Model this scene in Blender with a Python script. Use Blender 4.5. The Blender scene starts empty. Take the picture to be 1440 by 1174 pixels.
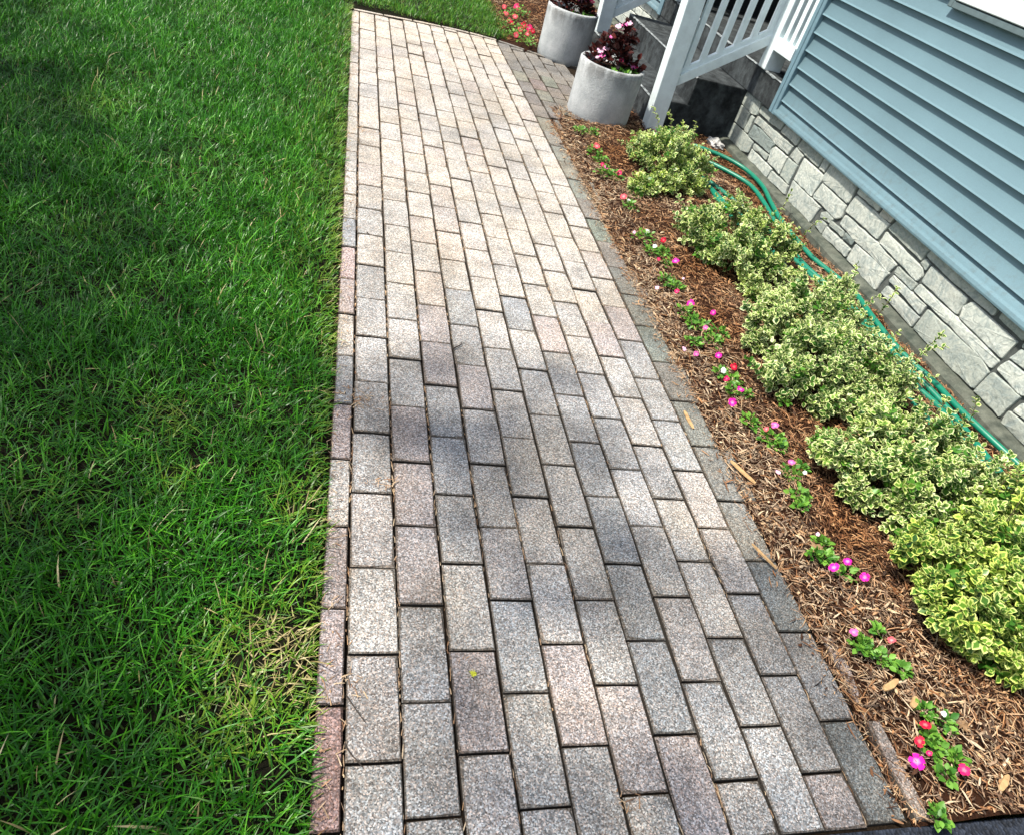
import bpy, bmesh, math, random
import numpy as np
from mathutils import Matrix, Vector
rnd = random.Random(7)
rng = np.random.default_rng(11)
R = math.radians
S = bpy.context.scene
C = S.collection

# ------------------------------------------------------------------ camera
F, IW, IH = 1001.74, 1440.0, 1174.0
ca, cb, cc = R(50.966), R(-20.690), R(18.399)
CAM = Vector((-0.01127, -0.45017, 1.24213))
ROT = Matrix.Rotation(cb, 3, 'Z') @ Matrix.Rotation(ca, 3, 'X') @ Matrix.Rotation(cc, 3, 'Z')
cd = bpy.data.cameras.new('camera'); cam = bpy.data.objects.new('camera', cd); C.objects.link(cam)
cam.matrix_world = Matrix.Translation(CAM) @ ROT.to_4x4()
cd.sensor_width = 36; cd.lens = F / IW * 36; cd.clip_start = 0.02; cd.clip_end = 500
S.camera = cam
# ------------------------------------------------------------------ sky, sun, exposure
SUN_DIR = Vector((-0.50, 0.04, 0.86)).normalized()
el = math.asin(SUN_DIR.z); az = math.atan2(SUN_DIR.x, SUN_DIR.y)
W = bpy.data.worlds.new('World'); S.world = W; W.use_nodes = True
nt = W.node_tree; nt.nodes.clear()
sky = nt.nodes.new('ShaderNodeTexSky'); sky.sky_type = 'NISHITA'; sky.sun_disc = False
sky.sun_elevation = el; sky.sun_rotation = az; sky.air_density = 1.0; sky.dust_density = 2.0
bg = nt.nodes.new('ShaderNodeBackground'); bg.inputs[1].default_value = 0.14
wo = nt.nodes.new('ShaderNodeOutputWorld')
hs = nt.nodes.new('ShaderNodeHueSaturation'); hs.inputs['Saturation'].default_value = 0.62   # thin haze whitens the sky
nt.links.new(sky.outputs[0], hs.inputs['Color']); nt.links.new(hs.outputs[0], bg.inputs[0]); nt.links.new(bg.outputs[0], wo.inputs[0])
sl = bpy.data.lights.new('sun', 'SUN'); sl.energy = 4.4; sl.angle = R(2.5); sl.color = (1.0, 0.93, 0.82)
so = bpy.data.objects.new('sun', sl); C.objects.link(so)
so.rotation_euler = SUN_DIR.to_track_quat('Z', 'Y').to_euler(); so.location = SUN_DIR * 30
S.view_settings.view_transform = 'Standard'; S.view_settings.look = 'None'
S.view_settings.exposure = 0.78; S.view_settings.gamma = 1.0; S.view_settings.use_curve_mapping = False

# ------------------------------------------------------------------ measuring helpers
def ray(x, y):
    return ROT @ Vector(((x - IW / 2) / F, -(y - IH / 2) / F, -1.0))
def gz(x, y, z=0.0):
    d = ray(x, y); return CAM + d * ((z - CAM.z) / d.z)
def gx(x, y, X):
    d = ray(x, y); return CAM + d * ((X - CAM.x) / d.x)

# ------------------------------------------------------------------ object helpers
def link(o, parent=None):
    C.objects.link(o)
    if parent is not None: o.parent = parent
    return o
def tag(o, label, cat, group=None, kind=None):
    if label: o['label'] = label
    if cat: o['category'] = cat
    if group: o['group'] = group
    if kind: o['kind'] = kind
    return o
def empty(name, loc=(0, 0, 0)):
    o = bpy.data.objects.new(name, None); o.empty_display_size = 0.05; o.location = loc
    return link(o)
def mobj(name, verts, faces, mat, parent=None, loc=None, smooth=False):
    me = bpy.data.meshes.new(name); me.from_pydata([tuple(v) for v in verts], [], faces); me.update()
    if smooth: me.polygons.foreach_set('use_smooth', [True] * len(me.polygons))
    me.materials.append(mat)
    o = bpy.data.objects.new(name, me)
    if loc is not None: o.location = loc
    return link(o, parent)
def box(x0, x1, y0, y1, z0, z1):
    v = [(x, y, z) for z in (z0, z1) for y in (y0, y1) for x in (x0, x1)]
    f = [(0, 2, 3, 1), (4, 5, 7, 6), (0, 1, 5, 4), (2, 6, 7, 3), (0, 4, 6, 2), (1, 3, 7, 5)]
    return v, f
def bevel_obj(name, vf, mat, parent=None, w=0.004, seg=2):
    v, f = vf; bm = bmesh.new(); bv = [bm.verts.new(q) for q in v]
    for q in f: bm.faces.new([bv[i] for i in q])
    bmesh.ops.recalc_face_normals(bm, faces=bm.faces)
    if w: bmesh.ops.bevel(bm, geom=list(bm.edges), offset=w, segments=seg, profile=0.7, affect='EDGES')
    me = bpy.data.meshes.new(name); bm.to_mesh(me); bm.free(); me.materials.append(mat)
    return link(bpy.data.objects.new(name, me), parent)
def mass(name, parts, mat, parent=None):
    """parts: list of (V (n,3), F (m,k) with -1 padding allowed, col (n,3)) joined into one mesh by numpy"""
    Vs, Ls, Ts, Cs, off = [], [], [], [], 0
    for V, Fc, col in parts:
        Vs.append(V); Cs.append(col)
        for k in (3, 4):
            sel = Fc[k] if k in Fc else None
            if sel is not None and len(sel):
                Ls.append((sel + off).ravel()); Ts.append(np.full(len(sel), k, np.int32))
        off += len(V)
    V = np.concatenate(Vs).astype(np.float32); L = np.concatenate(Ls).astype(np.int32); T = np.concatenate(Ts)
    col = np.concatenate(Cs).astype(np.float32)
    me = bpy.data.meshes.new(name)
    me.vertices.add(len(V)); me.vertices.foreach_set('co', V.ravel())
    me.loops.add(len(L)); me.loops.foreach_set('vertex_index', L)
    me.polygons.add(len(T)); st = np.concatenate([[0], np.cumsum(T)[:-1]]).astype(np.int32)
    me.polygons.foreach_set('loop_start', st)
    me.update(calc_edges=True)
    me.polygons.foreach_set('use_smooth', np.ones(len(T), bool))
    at = me.color_attributes.new('Col', 'FLOAT_COLOR', 'POINT')
    at.data.foreach_set('color', np.concatenate([col, np.ones((len(col), 1), np.float32)], 1).ravel())
    me.materials.append(mat)
    return link(bpy.data.objects.new(name, me), parent)
def inst(tv, tf, ta, pos, X, Y, Z, sc, r, d):
    """instances of a template; X,Y,Z axes (N,3); sc (N,3)"""
    N, T = len(pos), len(tv)
    V = (pos[:, None, :] + X[:, None, :] * (tv[None, :, 0:1] * sc[:, None, 0:1]) + Y[:, None, :] * (tv[None, :, 1:2] * sc[:, None, 1:2])
         + Z[:, None, :] * (tv[None, :, 2:3] * sc[:, None, 2:3])).reshape(-1, 3)
    Fo = {k: (f[None] + (np.arange(N) * T)[:, None, None]).reshape(-1, k) for k, f in tf.items()}
    col = np.stack([np.broadcast_to(ta[None], (N, T)), np.broadcast_to(r[:, None], (N, T)), np.broadcast_to(d[:, None], (N, T))], 2).reshape(-1, 3)
    return V, Fo, col
def nrm(a): return a / np.maximum(np.linalg.norm(a, axis=1, keepdims=True), 1e-9)
def frames(Y, Zhint):
    Y = nrm(Y); X = nrm(np.cross(Y, Zhint)); Z = np.cross(X, Y); return X, Y, Z
def vnoise(x, y, sc, seed):
    g = np.random.default_rng(seed).random((128, 128)); u, v = x * sc, y * sc
    i, j = np.floor(u).astype(int), np.floor(v).astype(int); a, b = u - i, v - j
    a, b = a * a * (3 - 2 * a), b * b * (3 - 2 * b); G = lambda p, q: g[p % 128, q % 128]
    return (G(i, j) * (1 - a) + G(i + 1, j) * a) * (1 - b) + (G(i, j + 1) * (1 - a) + G(i + 1, j + 1) * a) * b
def tube(pts, rad, seg=8, closed=False):
    P = [Vector(p) for p in pts]; V, Fc = [], []; n = len(P); up = Vector((0, 0, 1))
    for i, p in enumerate(P):
        t = (P[min(i + 1, n - 1)] - P[max(i - 1, 0)]).normalized()
        u = t.cross(up) if abs(t.z) < 0.95 else t.cross(Vector((1, 0, 0))); u.normalize(); w = u.cross(t)
        r = rad[i] if isinstance(rad, (list, tuple)) else rad
        for k in range(seg):
            a = 2 * math.pi * k / seg; V.append(p + (u * math.cos(a) + w * math.sin(a)) * r)
    for i in range(n - 1):
        for k in range(seg):
            a, b = i * seg + k, i * seg + (k + 1) % seg; Fc.append((a, a + seg, b + seg, b))
    Fc.append(tuple(range(seg))); Fc.append(tuple(range((n - 1) * seg, n * seg))[::-1])
    return V, Fc
def spline(pts, per=6):
    P = [Vector(p) for p in pts]; P = [P[0] * 2 - P[1]] + P + [P[-1] * 2 - P[-2]]; out = []
    for i in range(1, len(P) - 2):
        for k in range(per):
            t = k / per; a, b, c, d = P[i - 1], P[i], P[i + 1], P[i + 2]
            out.append(0.5 * ((2 * b) + (c - a) * t + (2 * a - 5 * b + 4 * c - d) * t * t + (3 * b - 3 * c + d - a) * t ** 3))
    out.append(P[-2]); return out

# ------------------------------------------------------------------ materials
class NB:
    def __init__(s, name, rough=0.8, spec=0.3):
        s.m = bpy.data.materials.new(name); s.m.use_nodes = True; s.t = s.m.node_tree; s.t.nodes.clear()
        s.o = s.n('ShaderNodeOutputMaterial'); s.b = s.n('ShaderNodeBsdfPrincipled')
        s.b.inputs['Roughness'].default_value = rough; s.b.inputs['Specular IOR Level'].default_value = spec
        s.l(s.b.outputs[0], s.o.inputs[0])
    def n(s, t): return s.t.nodes.new(t)
    def l(s, a, b): s.t.links.new(a, b)
    def set(s, k, v):
        if hasattr(v, 'is_linked') or hasattr(v, 'links'): s.l(v, s.b.inputs[k])
        else: s.b.inputs[k].default_value = v
    def pos(s): return s.n('ShaderNodeNewGeometry').outputs['Position']
    def obj(s): return s.n('ShaderNodeTexCoord').outputs['Object']
    def mapv(s, v, sc):
        m = s.n('ShaderNodeMapping'); s.l(v, m.inputs[0]); m.inputs['Scale'].default_value = sc; return m.outputs[0]
    def noise(s, v, sc, det=4, rough=0.55, dist=0):
        q = s.n('ShaderNodeTexNoise'); s.l(v, q.inputs['Vector']); q.inputs['Scale'].default_value = sc
        q.inputs['Detail'].default_value = det; q.inputs['Roughness'].default_value = rough; q.inputs['Distortion'].default_value = dist
        return q.outputs['Fac']
    def voro(s, v, sc, out='Color', feat='F1'):
        q = s.n('ShaderNodeTexVoronoi'); q.feature = feat; s.l(v, q.inputs['Vector']); q.inputs['Scale'].default_value = sc
        return q.outputs[out]
    def ramp(s, f, stops):
        r = s.n('ShaderNodeValToRGB'); s.l(f, r.inputs[0]); e = r.color_ramp.elements
        while len(e) < len(stops): e.new(0.5)
        for k, (p, c) in zip(e, stops):
            k.position = p; k.color = (c, c, c, 1) if isinstance(c, (int, float)) else (*c, 1)
        return r.outputs[0]
    def mix(s, f, a, b, mode='MIX'):
        q = s.n('ShaderNodeMix'); q.data_type = 'RGBA'; q.blend_type = mode
        for k, v in ((0, f), (6, a), (7, b)):
            if hasattr(v, 'links'): s.l(v, q.inputs[k])
            elif k == 0: q.inputs[0].default_value = v
            else: q.inputs[k].default_value = (*v, 1) if len(v) == 3 else v
        return q.outputs[2]
    def math(s, op, a, b=0.0, clamp=False):
        q = s.n('ShaderNodeMath'); q.operation = op; q.use_clamp = clamp
        for k, v in ((0, a), (1, b)):
            if hasattr(v, 'links'): s.l(v, q.inputs[k])
            else: q.inputs[k].default_value = v
        return q.outputs[0]
    def bump(s, h, strength=0.5, dist=0.002):
        q = s.n('ShaderNodeBump'); s.l(h, q.inputs['Height']); q.inputs['Strength'].default_value = strength
        q.inputs['Distance'].default_value = dist; s.l(q.outputs[0], s.b.inputs['Normal'])
    def sep(s, attr='Col'):
        a = s.n('ShaderNodeAttribute'); a.attribute_name = attr; q = s.n('ShaderNodeSeparateColor')
        s.l(a.outputs['Color'], q.inputs[0]); return q.outputs
    def translucent(s, col, f):
        t = s.n('ShaderNodeBsdfTranslucent'); s.l(col, t.inputs[0]); m = s.n('ShaderNodeMixShader'); m.inputs[0].default_value = f
        s.l(s.b.outputs[0], m.inputs[1]); s.l(t.outputs[0], m.inputs[2]); s.l(m.outputs[0], s.o.inputs[0])

def m_paver(soil=1.0):
    k = NB('paver_concrete', 0.85, 0.25); p = k.pos()
    oi = k.n('ShaderNodeObjectInfo')
    v = k.voro(p, 390.0); sp = k.n('ShaderNodeSeparateColor'); k.l(v, sp.inputs[0])
    n2 = k.noise(p, 520, 3, 0.7)
    g = k.math('ADD', k.math('MULTIPLY', sp.outputs[0], 0.62), k.math('MULTIPLY', n2, 0.42))
    grain = k.ramp(g, [(0.18, 0.28), (0.36, 0.62), (0.52, 0.98), (0.66, 1.2), (0.82, 2.1)])
    col = k.mix(1.0, oi.outputs['Color'], grain, 'MULTIPLY')
    # coloured grains, rusty and slate
    tint = k.ramp(sp.outputs[1], [(0.0, (1.12, 0.95, 0.86)), (0.5, (1, 1, 1)), (1.0, (0.90, 0.98, 1.06))])
    col = k.mix(1.0, col, tint, 'MULTIPLY')
    # mottling and worn, sooty clouds
    st = k.ramp(k.noise(p, 9, 5, 0.62), [(0.30, 0.70), (0.5, 1.0), (0.7, 1.12)])
    col = k.mix(1.0, col, st, 'MULTIPLY')
    st2 = k.ramp(k.noise(p, 2.1, 3, 0.55), [(0.36, 0.80), (0.55, 1.05)])
    col = k.mix(1.0, col, st2, 'MULTIPLY')
    warm = k.ramp(k.noise(p, 4.0, 4, 0.6), [(0.35, (1.08, 1.0, 0.86)), (0.6, (0.97, 1.0, 1.03))])
    col = k.mix(0.5, col, warm, 'MULTIPLY')
    if soil < 1: col = k.mix(1.0, col, (soil, soil * .92, soil * .82), 'MULTIPLY')
    k.set('Base Color', col)
    d = k.voro(p, 300, 'Distance'); k.bump(k.math('ADD', k.math('MULTIPLY', d, -0.8), n2), 0.55, 0.0016)
    return k.m
def m_soil(name, c1, c2, sc=60, rough=0.95):
    k = NB(name, rough, 0.1); p = k.pos(); n = k.noise(p, sc, 6, 0.7)
    k.set('Base Color', k.ramp(n, [(0.3, c1), (0.7, c2)])); k.bump(n, 0.9, 0.01); return k.m
def m_grass():
    k = NB('grass_blade', 0.38, 0.34); a, r, d = k.sep()[:3]
    green = k.ramp(r, [(0.0, (0.003, 0.030, 0.003)), (0.32, (0.016, 0.100, 0.005)), (0.6, (0.040, 0.215, 0.006)), (0.83, (0.13, 0.43, 0.024)), (1.0, (0.48, 0.60, 0.30))])
    base = k.mix(k.ramp(a, [(0.0, 0.75), (0.35, 0.0)]), green, (0.10, 0.115, 0.03))
    dry = k.ramp(r, [(0.0, (0.20, 0.15, 0.055)), (0.5, (0.46, 0.38, 0.17)), (1.0, (0.74, 0.66, 0.40))])
    yel = k.ramp(r, [(0.0, (0.07, 0.17, 0.010)), (1.0, (0.24, 0.36, 0.035))])
    c = k.mix(k.ramp(d, [(0.25, 0.0), (0.5, 1.0)]), base, yel)
    c = k.mix(k.ramp(d, [(0.62, 0.0), (0.8, 1.0)]), c, dry)
    k.set('Base Color', c); k.translucent(c, 0.2); return k.m
def m_euonymus():
    k = NB('variegated_leaf', 0.42, 0.4); a, r, d = k.sep()[:3]; p = k.pos()
    n = k.noise(p, 160, 2)
    green = k.ramp(r, [(0.0, (0.022, 0.085, 0.010)), (0.5, (0.095, 0.22, 0.022)), (1.0, (0.27, 0.42, 0.045))])
    cream = k.mix(d, (0.70, 0.74, 0.40), (0.52, 0.62, 0.07))
    e = k.math('ADD', a, k.math('MULTIPLY', k.math('SUBTRACT', n, 0.5), 0.55))
    e = k.math('ADD', e, k.math('MULTIPLY', k.math('SUBTRACT', r, 0.5), 0.35))
    c = k.mix(k.ramp(e, [(0.56, 0.0), (0.70, 1.0)]), green, cream)
    plain = k.ramp(d, [(0.88, 0.0), (0.9, 1.0)])
    c = k.mix(plain, c, k.ramp(r, [(0.0, (0.03, 0.12, 0.012)), (1.0, (0.12, 0.30, 0.03))]))
    k.set('Base Color', c); k.translucent(c, 0.22); return k.m
def m_leaf(name, c1, c2, rough=0.45, tr=0.2):
    k = NB(name, rough, 0.4); a, r, d = k.sep()[:3]; c = k.ramp(r, [(0.0, c1), (1.0, c2)])
    k.set('Base Color', c); k.translucent(c, tr); return k.m
def m_petal(name, c, c2=None):
    k = NB(name, 0.6, 0.2); a, r, d = k.sep()[:3]; col = k.mix(k.ramp(a, [(0.1, 0.0), (0.45, 1.0)]), c2 or tuple(min(1, x * 0.5 + 0.35) for x in c), c)
    k.set('Base Color', col); k.translucent(col, 0.25); return k.m
def m_mulch():
    k = NB('bark_chip', 0.85, 0.15); a, r, d = k.sep()[:3]; p = k.pos()
    c = k.ramp(r, [(0.0, (0.012, 0.006, 0.004)), (0.28, (0.055, 0.022, 0.010)), (0.55, (0.21, 0.088, 0.034)), (0.80, (0.42, 0.215, 0.095)), (0.95, (0.44, 0.28, 0.14)), (1.0, (0.60, 0.46, 0.28))])
    w = k.ramp(r, [(0.0, (0.03, 0.024, 0.02)), (0.4, (0.15, 0.105, 0.075)), (1.0, (0.56, 0.44, 0.30))])
    c = k.mix(d, c, w)
    k.set('Base Color', k.mix(1.0, c, k.ramp(k.noise(p, 300, 3), [(0.3, 0.7), (0.7, 1.2)]), 'MULTIPLY')); return k.m
def m_simple(name, c, rough=0.6, spec=0.3, nsc=30, amt=0.12, bump=0.15, bd=0.001):
    k = NB(name, rough, spec); p = k.pos(); n = k.noise(p, nsc, 5, 0.6)
    k.set('Base Color', k.mix(1.0, c, k.ramp(n, [(0.3, 1 - amt), (0.7, 1 + amt)]), 'MULTIPLY'))
    if bump: k.bump(k.noise(p, nsc * 6, 3), bump, bd)
    return k.m
def m_stone():
    k = NB('ashlar_stone', 0.85, 0.25); p = k.pos(); oi = k.n('ShaderNodeObjectInfo')
    n = k.noise(p, 22, 6, 0.65, 1.2); n2 = k.noise(p, 90, 5, 0.7); v = k.noise(p, 7, 3, 0.5, 2.0)
    col = k.mix(1.0, oi.outputs['Color'], k.ramp(n, [(0.28, (0.55, 0.60, 0.60)), (0.45, (0.92, 0.94, 0.93)), (0.7, (1.15, 1.13, 1.08))]), 'MULTIPLY')
    vein = k.ramp(v, [(0.46, 0.0), (0.5, 0.55), (0.54, 0.0)])
    col = k.mix(vein, col, (0.20, 0.25, 0.25))
    col = k.mix(1.0, col, k.ramp(n2, [(0.3, 0.8), (0.7, 1.15)]), 'MULTIPLY')
    k.set('Base Color', col); k.bump(k.math('ADD', n, k.math('MULTIPLY', n2, 0.35)), 0.8, 0.006); return k.m
def m_concrete(name, c1, c2, sc=12, stain=0.6, bump=0.5, speck=0.1, vs=3.0):
    k = NB(name, 0.85, 0.25); p = k.pos(); n = k.noise(p, sc, 6, 0.65); q = k.noise(p, 350, 3, 0.7)
    col = k.ramp(n, [(0.32, c1), (0.62, c2)])
    ver = k.noise(k.mapv(p, (18, 18, vs)), 1.0, 4, 0.6)
    col = k.mix(1.0, col, k.ramp(ver, [(0.35, 1 - stain), (0.55, 1.0)]), 'MULTIPLY')
    col = k.mix(1.0, col, k.ramp(q, [(0.35, 1 - speck), (0.65, 1 + speck)]), 'MULTIPLY')
    k.set('Base Color', col); k.bump(k.math('ADD', n, q), bump, 0.002); return k.m
def m_pot():
    k = NB('pot_concrete', 0.82, 0.25); o = k.obj(); n = k.noise(o, 9, 5, 0.6); q = k.noise(o, 260, 3, 0.7)
    col = k.ramp(n, [(0.32, (0.30, 0.325, 0.335)), (0.62, (0.45, 0.47, 0.475))])
    sz = k.n('ShaderNodeSeparateXYZ'); k.l(o, sz.inputs[0])
    drip = k.noise(k.mapv(o, (20, 20, 5)), 1.0, 4, 0.7)
    top = k.math('MULTIPLY', k.ramp(k.math('DIVIDE', sz.outputs[2], 0.33), [(0.62, 0.0), (0.94, 1.0), (0.955, 0.55), (0.97, 0.0)]), k.ramp(drip, [(0.38, 0.0), (0.56, 1.0)]))
    col = k.mix(k.math('MULTIPLY', top, 0.8), col, (0.12, 0.12, 0.115))
    bot = k.math('MULTIPLY', k.ramp(k.math('DIVIDE', sz.outputs[2], 0.33), [(0.0, 1.0), (0.13, 0.0)]), k.ramp(n, [(0.35, 0.2), (0.6, 0.9)]))
    col = k.mix(k.math('MULTIPLY', bot, 0.6), col, (0.13, 0.13, 0.12))
    col = k.mix(1.0, col, k.ramp(q, [(0.32, 0.84), (0.66, 1.14)]), 'MULTIPLY')
    k.set('Base Color', col); k.bump(k.math('ADD', k.noise(o, 110, 4, 0.7), n), 0.9, 0.004); return k.m
def m_siding():
    k = NB('vinyl_siding', 0.55, 0.25); p = k.pos(); g = k.noise(k.mapv(p, (160, 22, 160)), 1.0, 4, 0.65)
    n = k.noise(p, 3.0, 4)
    col = k.mix(1.0, (0.142, 0.232, 0.272), k.ramp(n, [(0.3, 0.93), (0.7, 1.05)]), 'MULTIPLY')
    col = k.mix(1.0, col, k.ramp(k.noise(p, 420, 2), [(0.3, 0.9), (0.7, 1.1)]), 'MULTIPLY')
    sz = k.n('ShaderNodeSeparateXYZ'); k.l(p, sz.inputs[0])
    low = k.math('MULTIPLY', k.ramp(sz.outputs[2], [(0.34, 1.0), (0.62, 0.0)]), k.ramp(k.noise(p, 26, 6, 0.75), [(0.5, 0.0), (0.72, 0.55)]))
    col = k.mix(low, col, (0.10, 0.11, 0.10))
    k.set('Base Color', col); k.bump(g, 0.35, 0.0006); return k.m
def m_paint(name, c=(0.68, 0.77, 0.79)):
    k = NB(name, 0.5, 0.35); p = k.pos(); n = k.noise(p, 14, 5, 0.65); q = k.noise(k.mapv(p, (90, 90, 14)), 1.0, 4, 0.6)
    col = k.mix(1.0, c, k.ramp(n, [(0.3, 0.86), (0.6, 1.03)]), 'MULTIPLY')
    col = k.mix(k.ramp(k.noise(p, 70, 5, 0.75), [(0.66, 0.0), (0.74, 0.6)]), col, (0.20, 0.21, 0.20))
    k.set('Base Color', col); k.bump(q, 0.25, 0.0008); return k.m
M = dict(
    paver=m_paver(), arris=m_paver(0.5), joint=m_soil('joint_sand', (0.008, 0.006, 0.004), (0.040, 0.027, 0.017), 220), side=m_soil('soil_stained_concrete', (0.035, 0.030, 0.024), (0.12, 0.105, 0.088), 260),
    earth=m_soil('lawn_earth', (0.003, 0.004, 0.002), (0.016, 0.014, 0.007), 90), ground=m_soil('ground_earth', (0.03, 0.04, 0.012), (0.05, 0.07, 0.02), 8),
    bed=m_soil('mulch_bed', (0.010, 0.005, 0.003), (0.052, 0.021, 0.010), 130), grass=m_grass(), euo=m_euonymus(), chip=m_mulch(),
    stone=m_stone(), mortar=m_concrete('mortar', (0.050, 0.058, 0.056), (0.105, 0.115, 0.108), 30, 0.2, 0.6),
    footing=m_concrete('footing_concrete', (0.040, 0.052, 0.042), (0.12, 0.13, 0.105), 14, 0.25, 0.7, 0.2),
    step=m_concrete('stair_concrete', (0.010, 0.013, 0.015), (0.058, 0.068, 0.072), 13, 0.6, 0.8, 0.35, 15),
    stepedge=m_concrete('worn_step_edge', (0.10, 0.12, 0.125), (0.30, 0.33, 0.34), 25, 0.5, 0.6, 0.2),
    pot=m_pot(), siding=m_siding(), trim=m_simple('corner_trim_vinyl', (0.13, 0.215, 0.26), 0.5), paint=m_paint('weathered_white_paint'),
    wframe=m_paint('window_white', (0.60, 0.65, 0.66)), wdark=m_simple('window_channel', (0.10, 0.14, 0.15), 0.5), glass=m_simple('window_glass', (0.02, 0.03, 0.035), 0.08, 0.6, 2, 0.05, 0),
    hose=m_simple('green_rubber_hose', (0.003, 0.165, 0.10), 0.4, 0.5, 60, 0.15, 0.15), asphalt=None,
    imp=m_leaf('impatiens_leaf', (0.035, 0.14, 0.015), (0.17, 0.36, 0.045)), beg=m_leaf('begonia_bronze_leaf', (0.018, 0.006, 0.006), (0.10, 0.022, 0.018), 0.3, 0.1),
    stem=m_simple('woody_stem', (0.06, 0.045, 0.02), 0.8), rock=m_simple('pale_rock', (0.42, 0.42, 0.41), 0.9, 0.2, 20, 0.3, 0.8, 0.006),
    wood=m_simple('bleached_wood', (0.42, 0.27, 0.13), 0.8, 0.2, 60, 0.3, 0.5), twig=m_simple('dark_twig', (0.045, 0.035, 0.028), 0.8), deadleaf=m_simple('dead_leaf', (0.24, 0.15, 0.08), 0.8, 0.2, 40, 0.3, 0.4),
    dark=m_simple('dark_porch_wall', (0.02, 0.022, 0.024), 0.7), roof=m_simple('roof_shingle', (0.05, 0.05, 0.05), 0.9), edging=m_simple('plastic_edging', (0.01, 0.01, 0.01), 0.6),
    ylw=m_simple('yellow_leaf', (0.50, 0.52, 0.05), 0.6), bark=m_simple('tree_bark', (0.07, 0.055, 0.04), 0.9), treeleaf=m_leaf('tree_leaf', (0.02, 0.08, 0.015), (0.06, 0.16, 0.03)))
k = NB('asphalt', 0.75, 0.3); p_ = k.pos(); v_ = k.voro(p_, 140)
k.set('Base Color', k.mix(1.0, (0.013, 0.017, 0.026), k.ramp(k.math('MULTIPLY', v_, 1.0), [(0.2, 0.6), (0.9, 2.2)]), 'MULTIPLY')); k.bump(k.voro(p_, 140, 'Distance'), 1.0, 0.004); M['asphalt'] = k.m
PET = dict(magenta=m_petal('petal_magenta', (0.78, 0.012, 0.36)), pink=m_petal('petal_pink', (0.80, 0.13, 0.42)), pale=m_petal('petal_pale_pink', (0.85, 0.50, 0.68)),
           red=m_petal('petal_red', (0.66, 0.008, 0.045), (0.8, 0.2, 0.2)), crimson=m_petal('petal_crimson', (0.70, 0.01, 0.13), (0.8, 0.2, 0.3)), white=m_petal('petal_white', (0.85, 0.85, 0.82), (0.8, 0.8, 0.6)),
           coral=m_petal('petal_coral', (0.80, 0.10, 0.13), (0.85, 0.4, 0.4)))

# ================================================================== SETTING: ground sheets
def sheet(name, x0, x1, y0, y1, z, mat, parent=None):
    o = mobj(name, [(x0, y0, z), (x1, y0, z), (x1, y1, z), (x0, y1, z)], [(0, 1, 2, 3)], mat, parent); return o
def grid(name, x0, x1, y0, y1, step, hf, mat):
    nx, ny = int((x1 - x0) / step) + 1, int((y1 - y0) / step) + 1
    xs, ys = np.linspace(x0, x1, nx), np.linspace(y0, y1, ny); Xg, Yg = np.meshgrid(xs, ys)
    V = np.stack([Xg.ravel(), Yg.ravel(), hf(Xg.ravel(), Yg.ravel())], 1)
    i = (np.arange(ny - 1)[:, None] * nx + np.arange(nx - 1)[None]).ravel()
    return mass(name, [(V, {4: np.stack([i, i + 1, i + nx + 1, i + nx], 1)}, np.zeros((len(V), 3)))], mat)
tag(sheet('ground', -150, 150, -150, 150, -0.09, M['ground']), None, None, kind='structure')
def lawn_h(x, y): return 0.004 + 0.012 * vnoise(x, y, 3.0, 5) - 0.03 * np.clip((x - 0.0) / 0.05, 0, 1) * (y < 4.9)
tag(grid('lawn_soil', -6, 0.045, -1.5, 5.02, 0.05, lawn_h, M['earth']), None, None, kind='structure')
tag(grid('lawn_soil', -6, 1.12, 4.99, 12, 0.06, lambda x, y: -0.02 + 0.03 * np.clip((y - 5.05) / .08, 0, 1) + 0.012 * vnoise(x, y, 3.0, 5), M['earth']), None, None, kind='structure')
def bed_h(x, y):
    e = np.clip((x - 1.17) / 0.16, 0, 1)
    return -0.012 + 0.022 * e + 0.016 * vnoise(x, y, 7, 3) * e + 0.010 * vnoise(x, y, 22, 4) - 0.022 * np.clip((x - 2.16) / .16, 0, 1)
tag(grid('planting_bed', 1.165, 2.40, -0.10, 3.62, 0.03, bed_h, M['bed']), None, None, kind='structure')
tag(grid('planting_bed', 1.65, 2.40, 3.62, 5.12, 0.05, lambda x, y: bed_h(x, y) - 0.004, M['bed']), None, None, kind='structure')
tag(grid('planting_bed', 1.08, 2.40, 4.94, 9.0, 0.04, lambda x, y: -0.02 + 0.024 * np.clip((y - 4.95) / .1, 0, 1) + 0.016 * vnoise(x, y, 7, 3) * (y > 5.02), M['bed']), None, None, kind='structure')
dv = grid('driveway', -8, 8, -3.6, -0.099, 0.1, lambda x, y: -0.005 + 0 * x, M['asphalt']); tag(dv, None, None, kind='structure')

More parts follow.
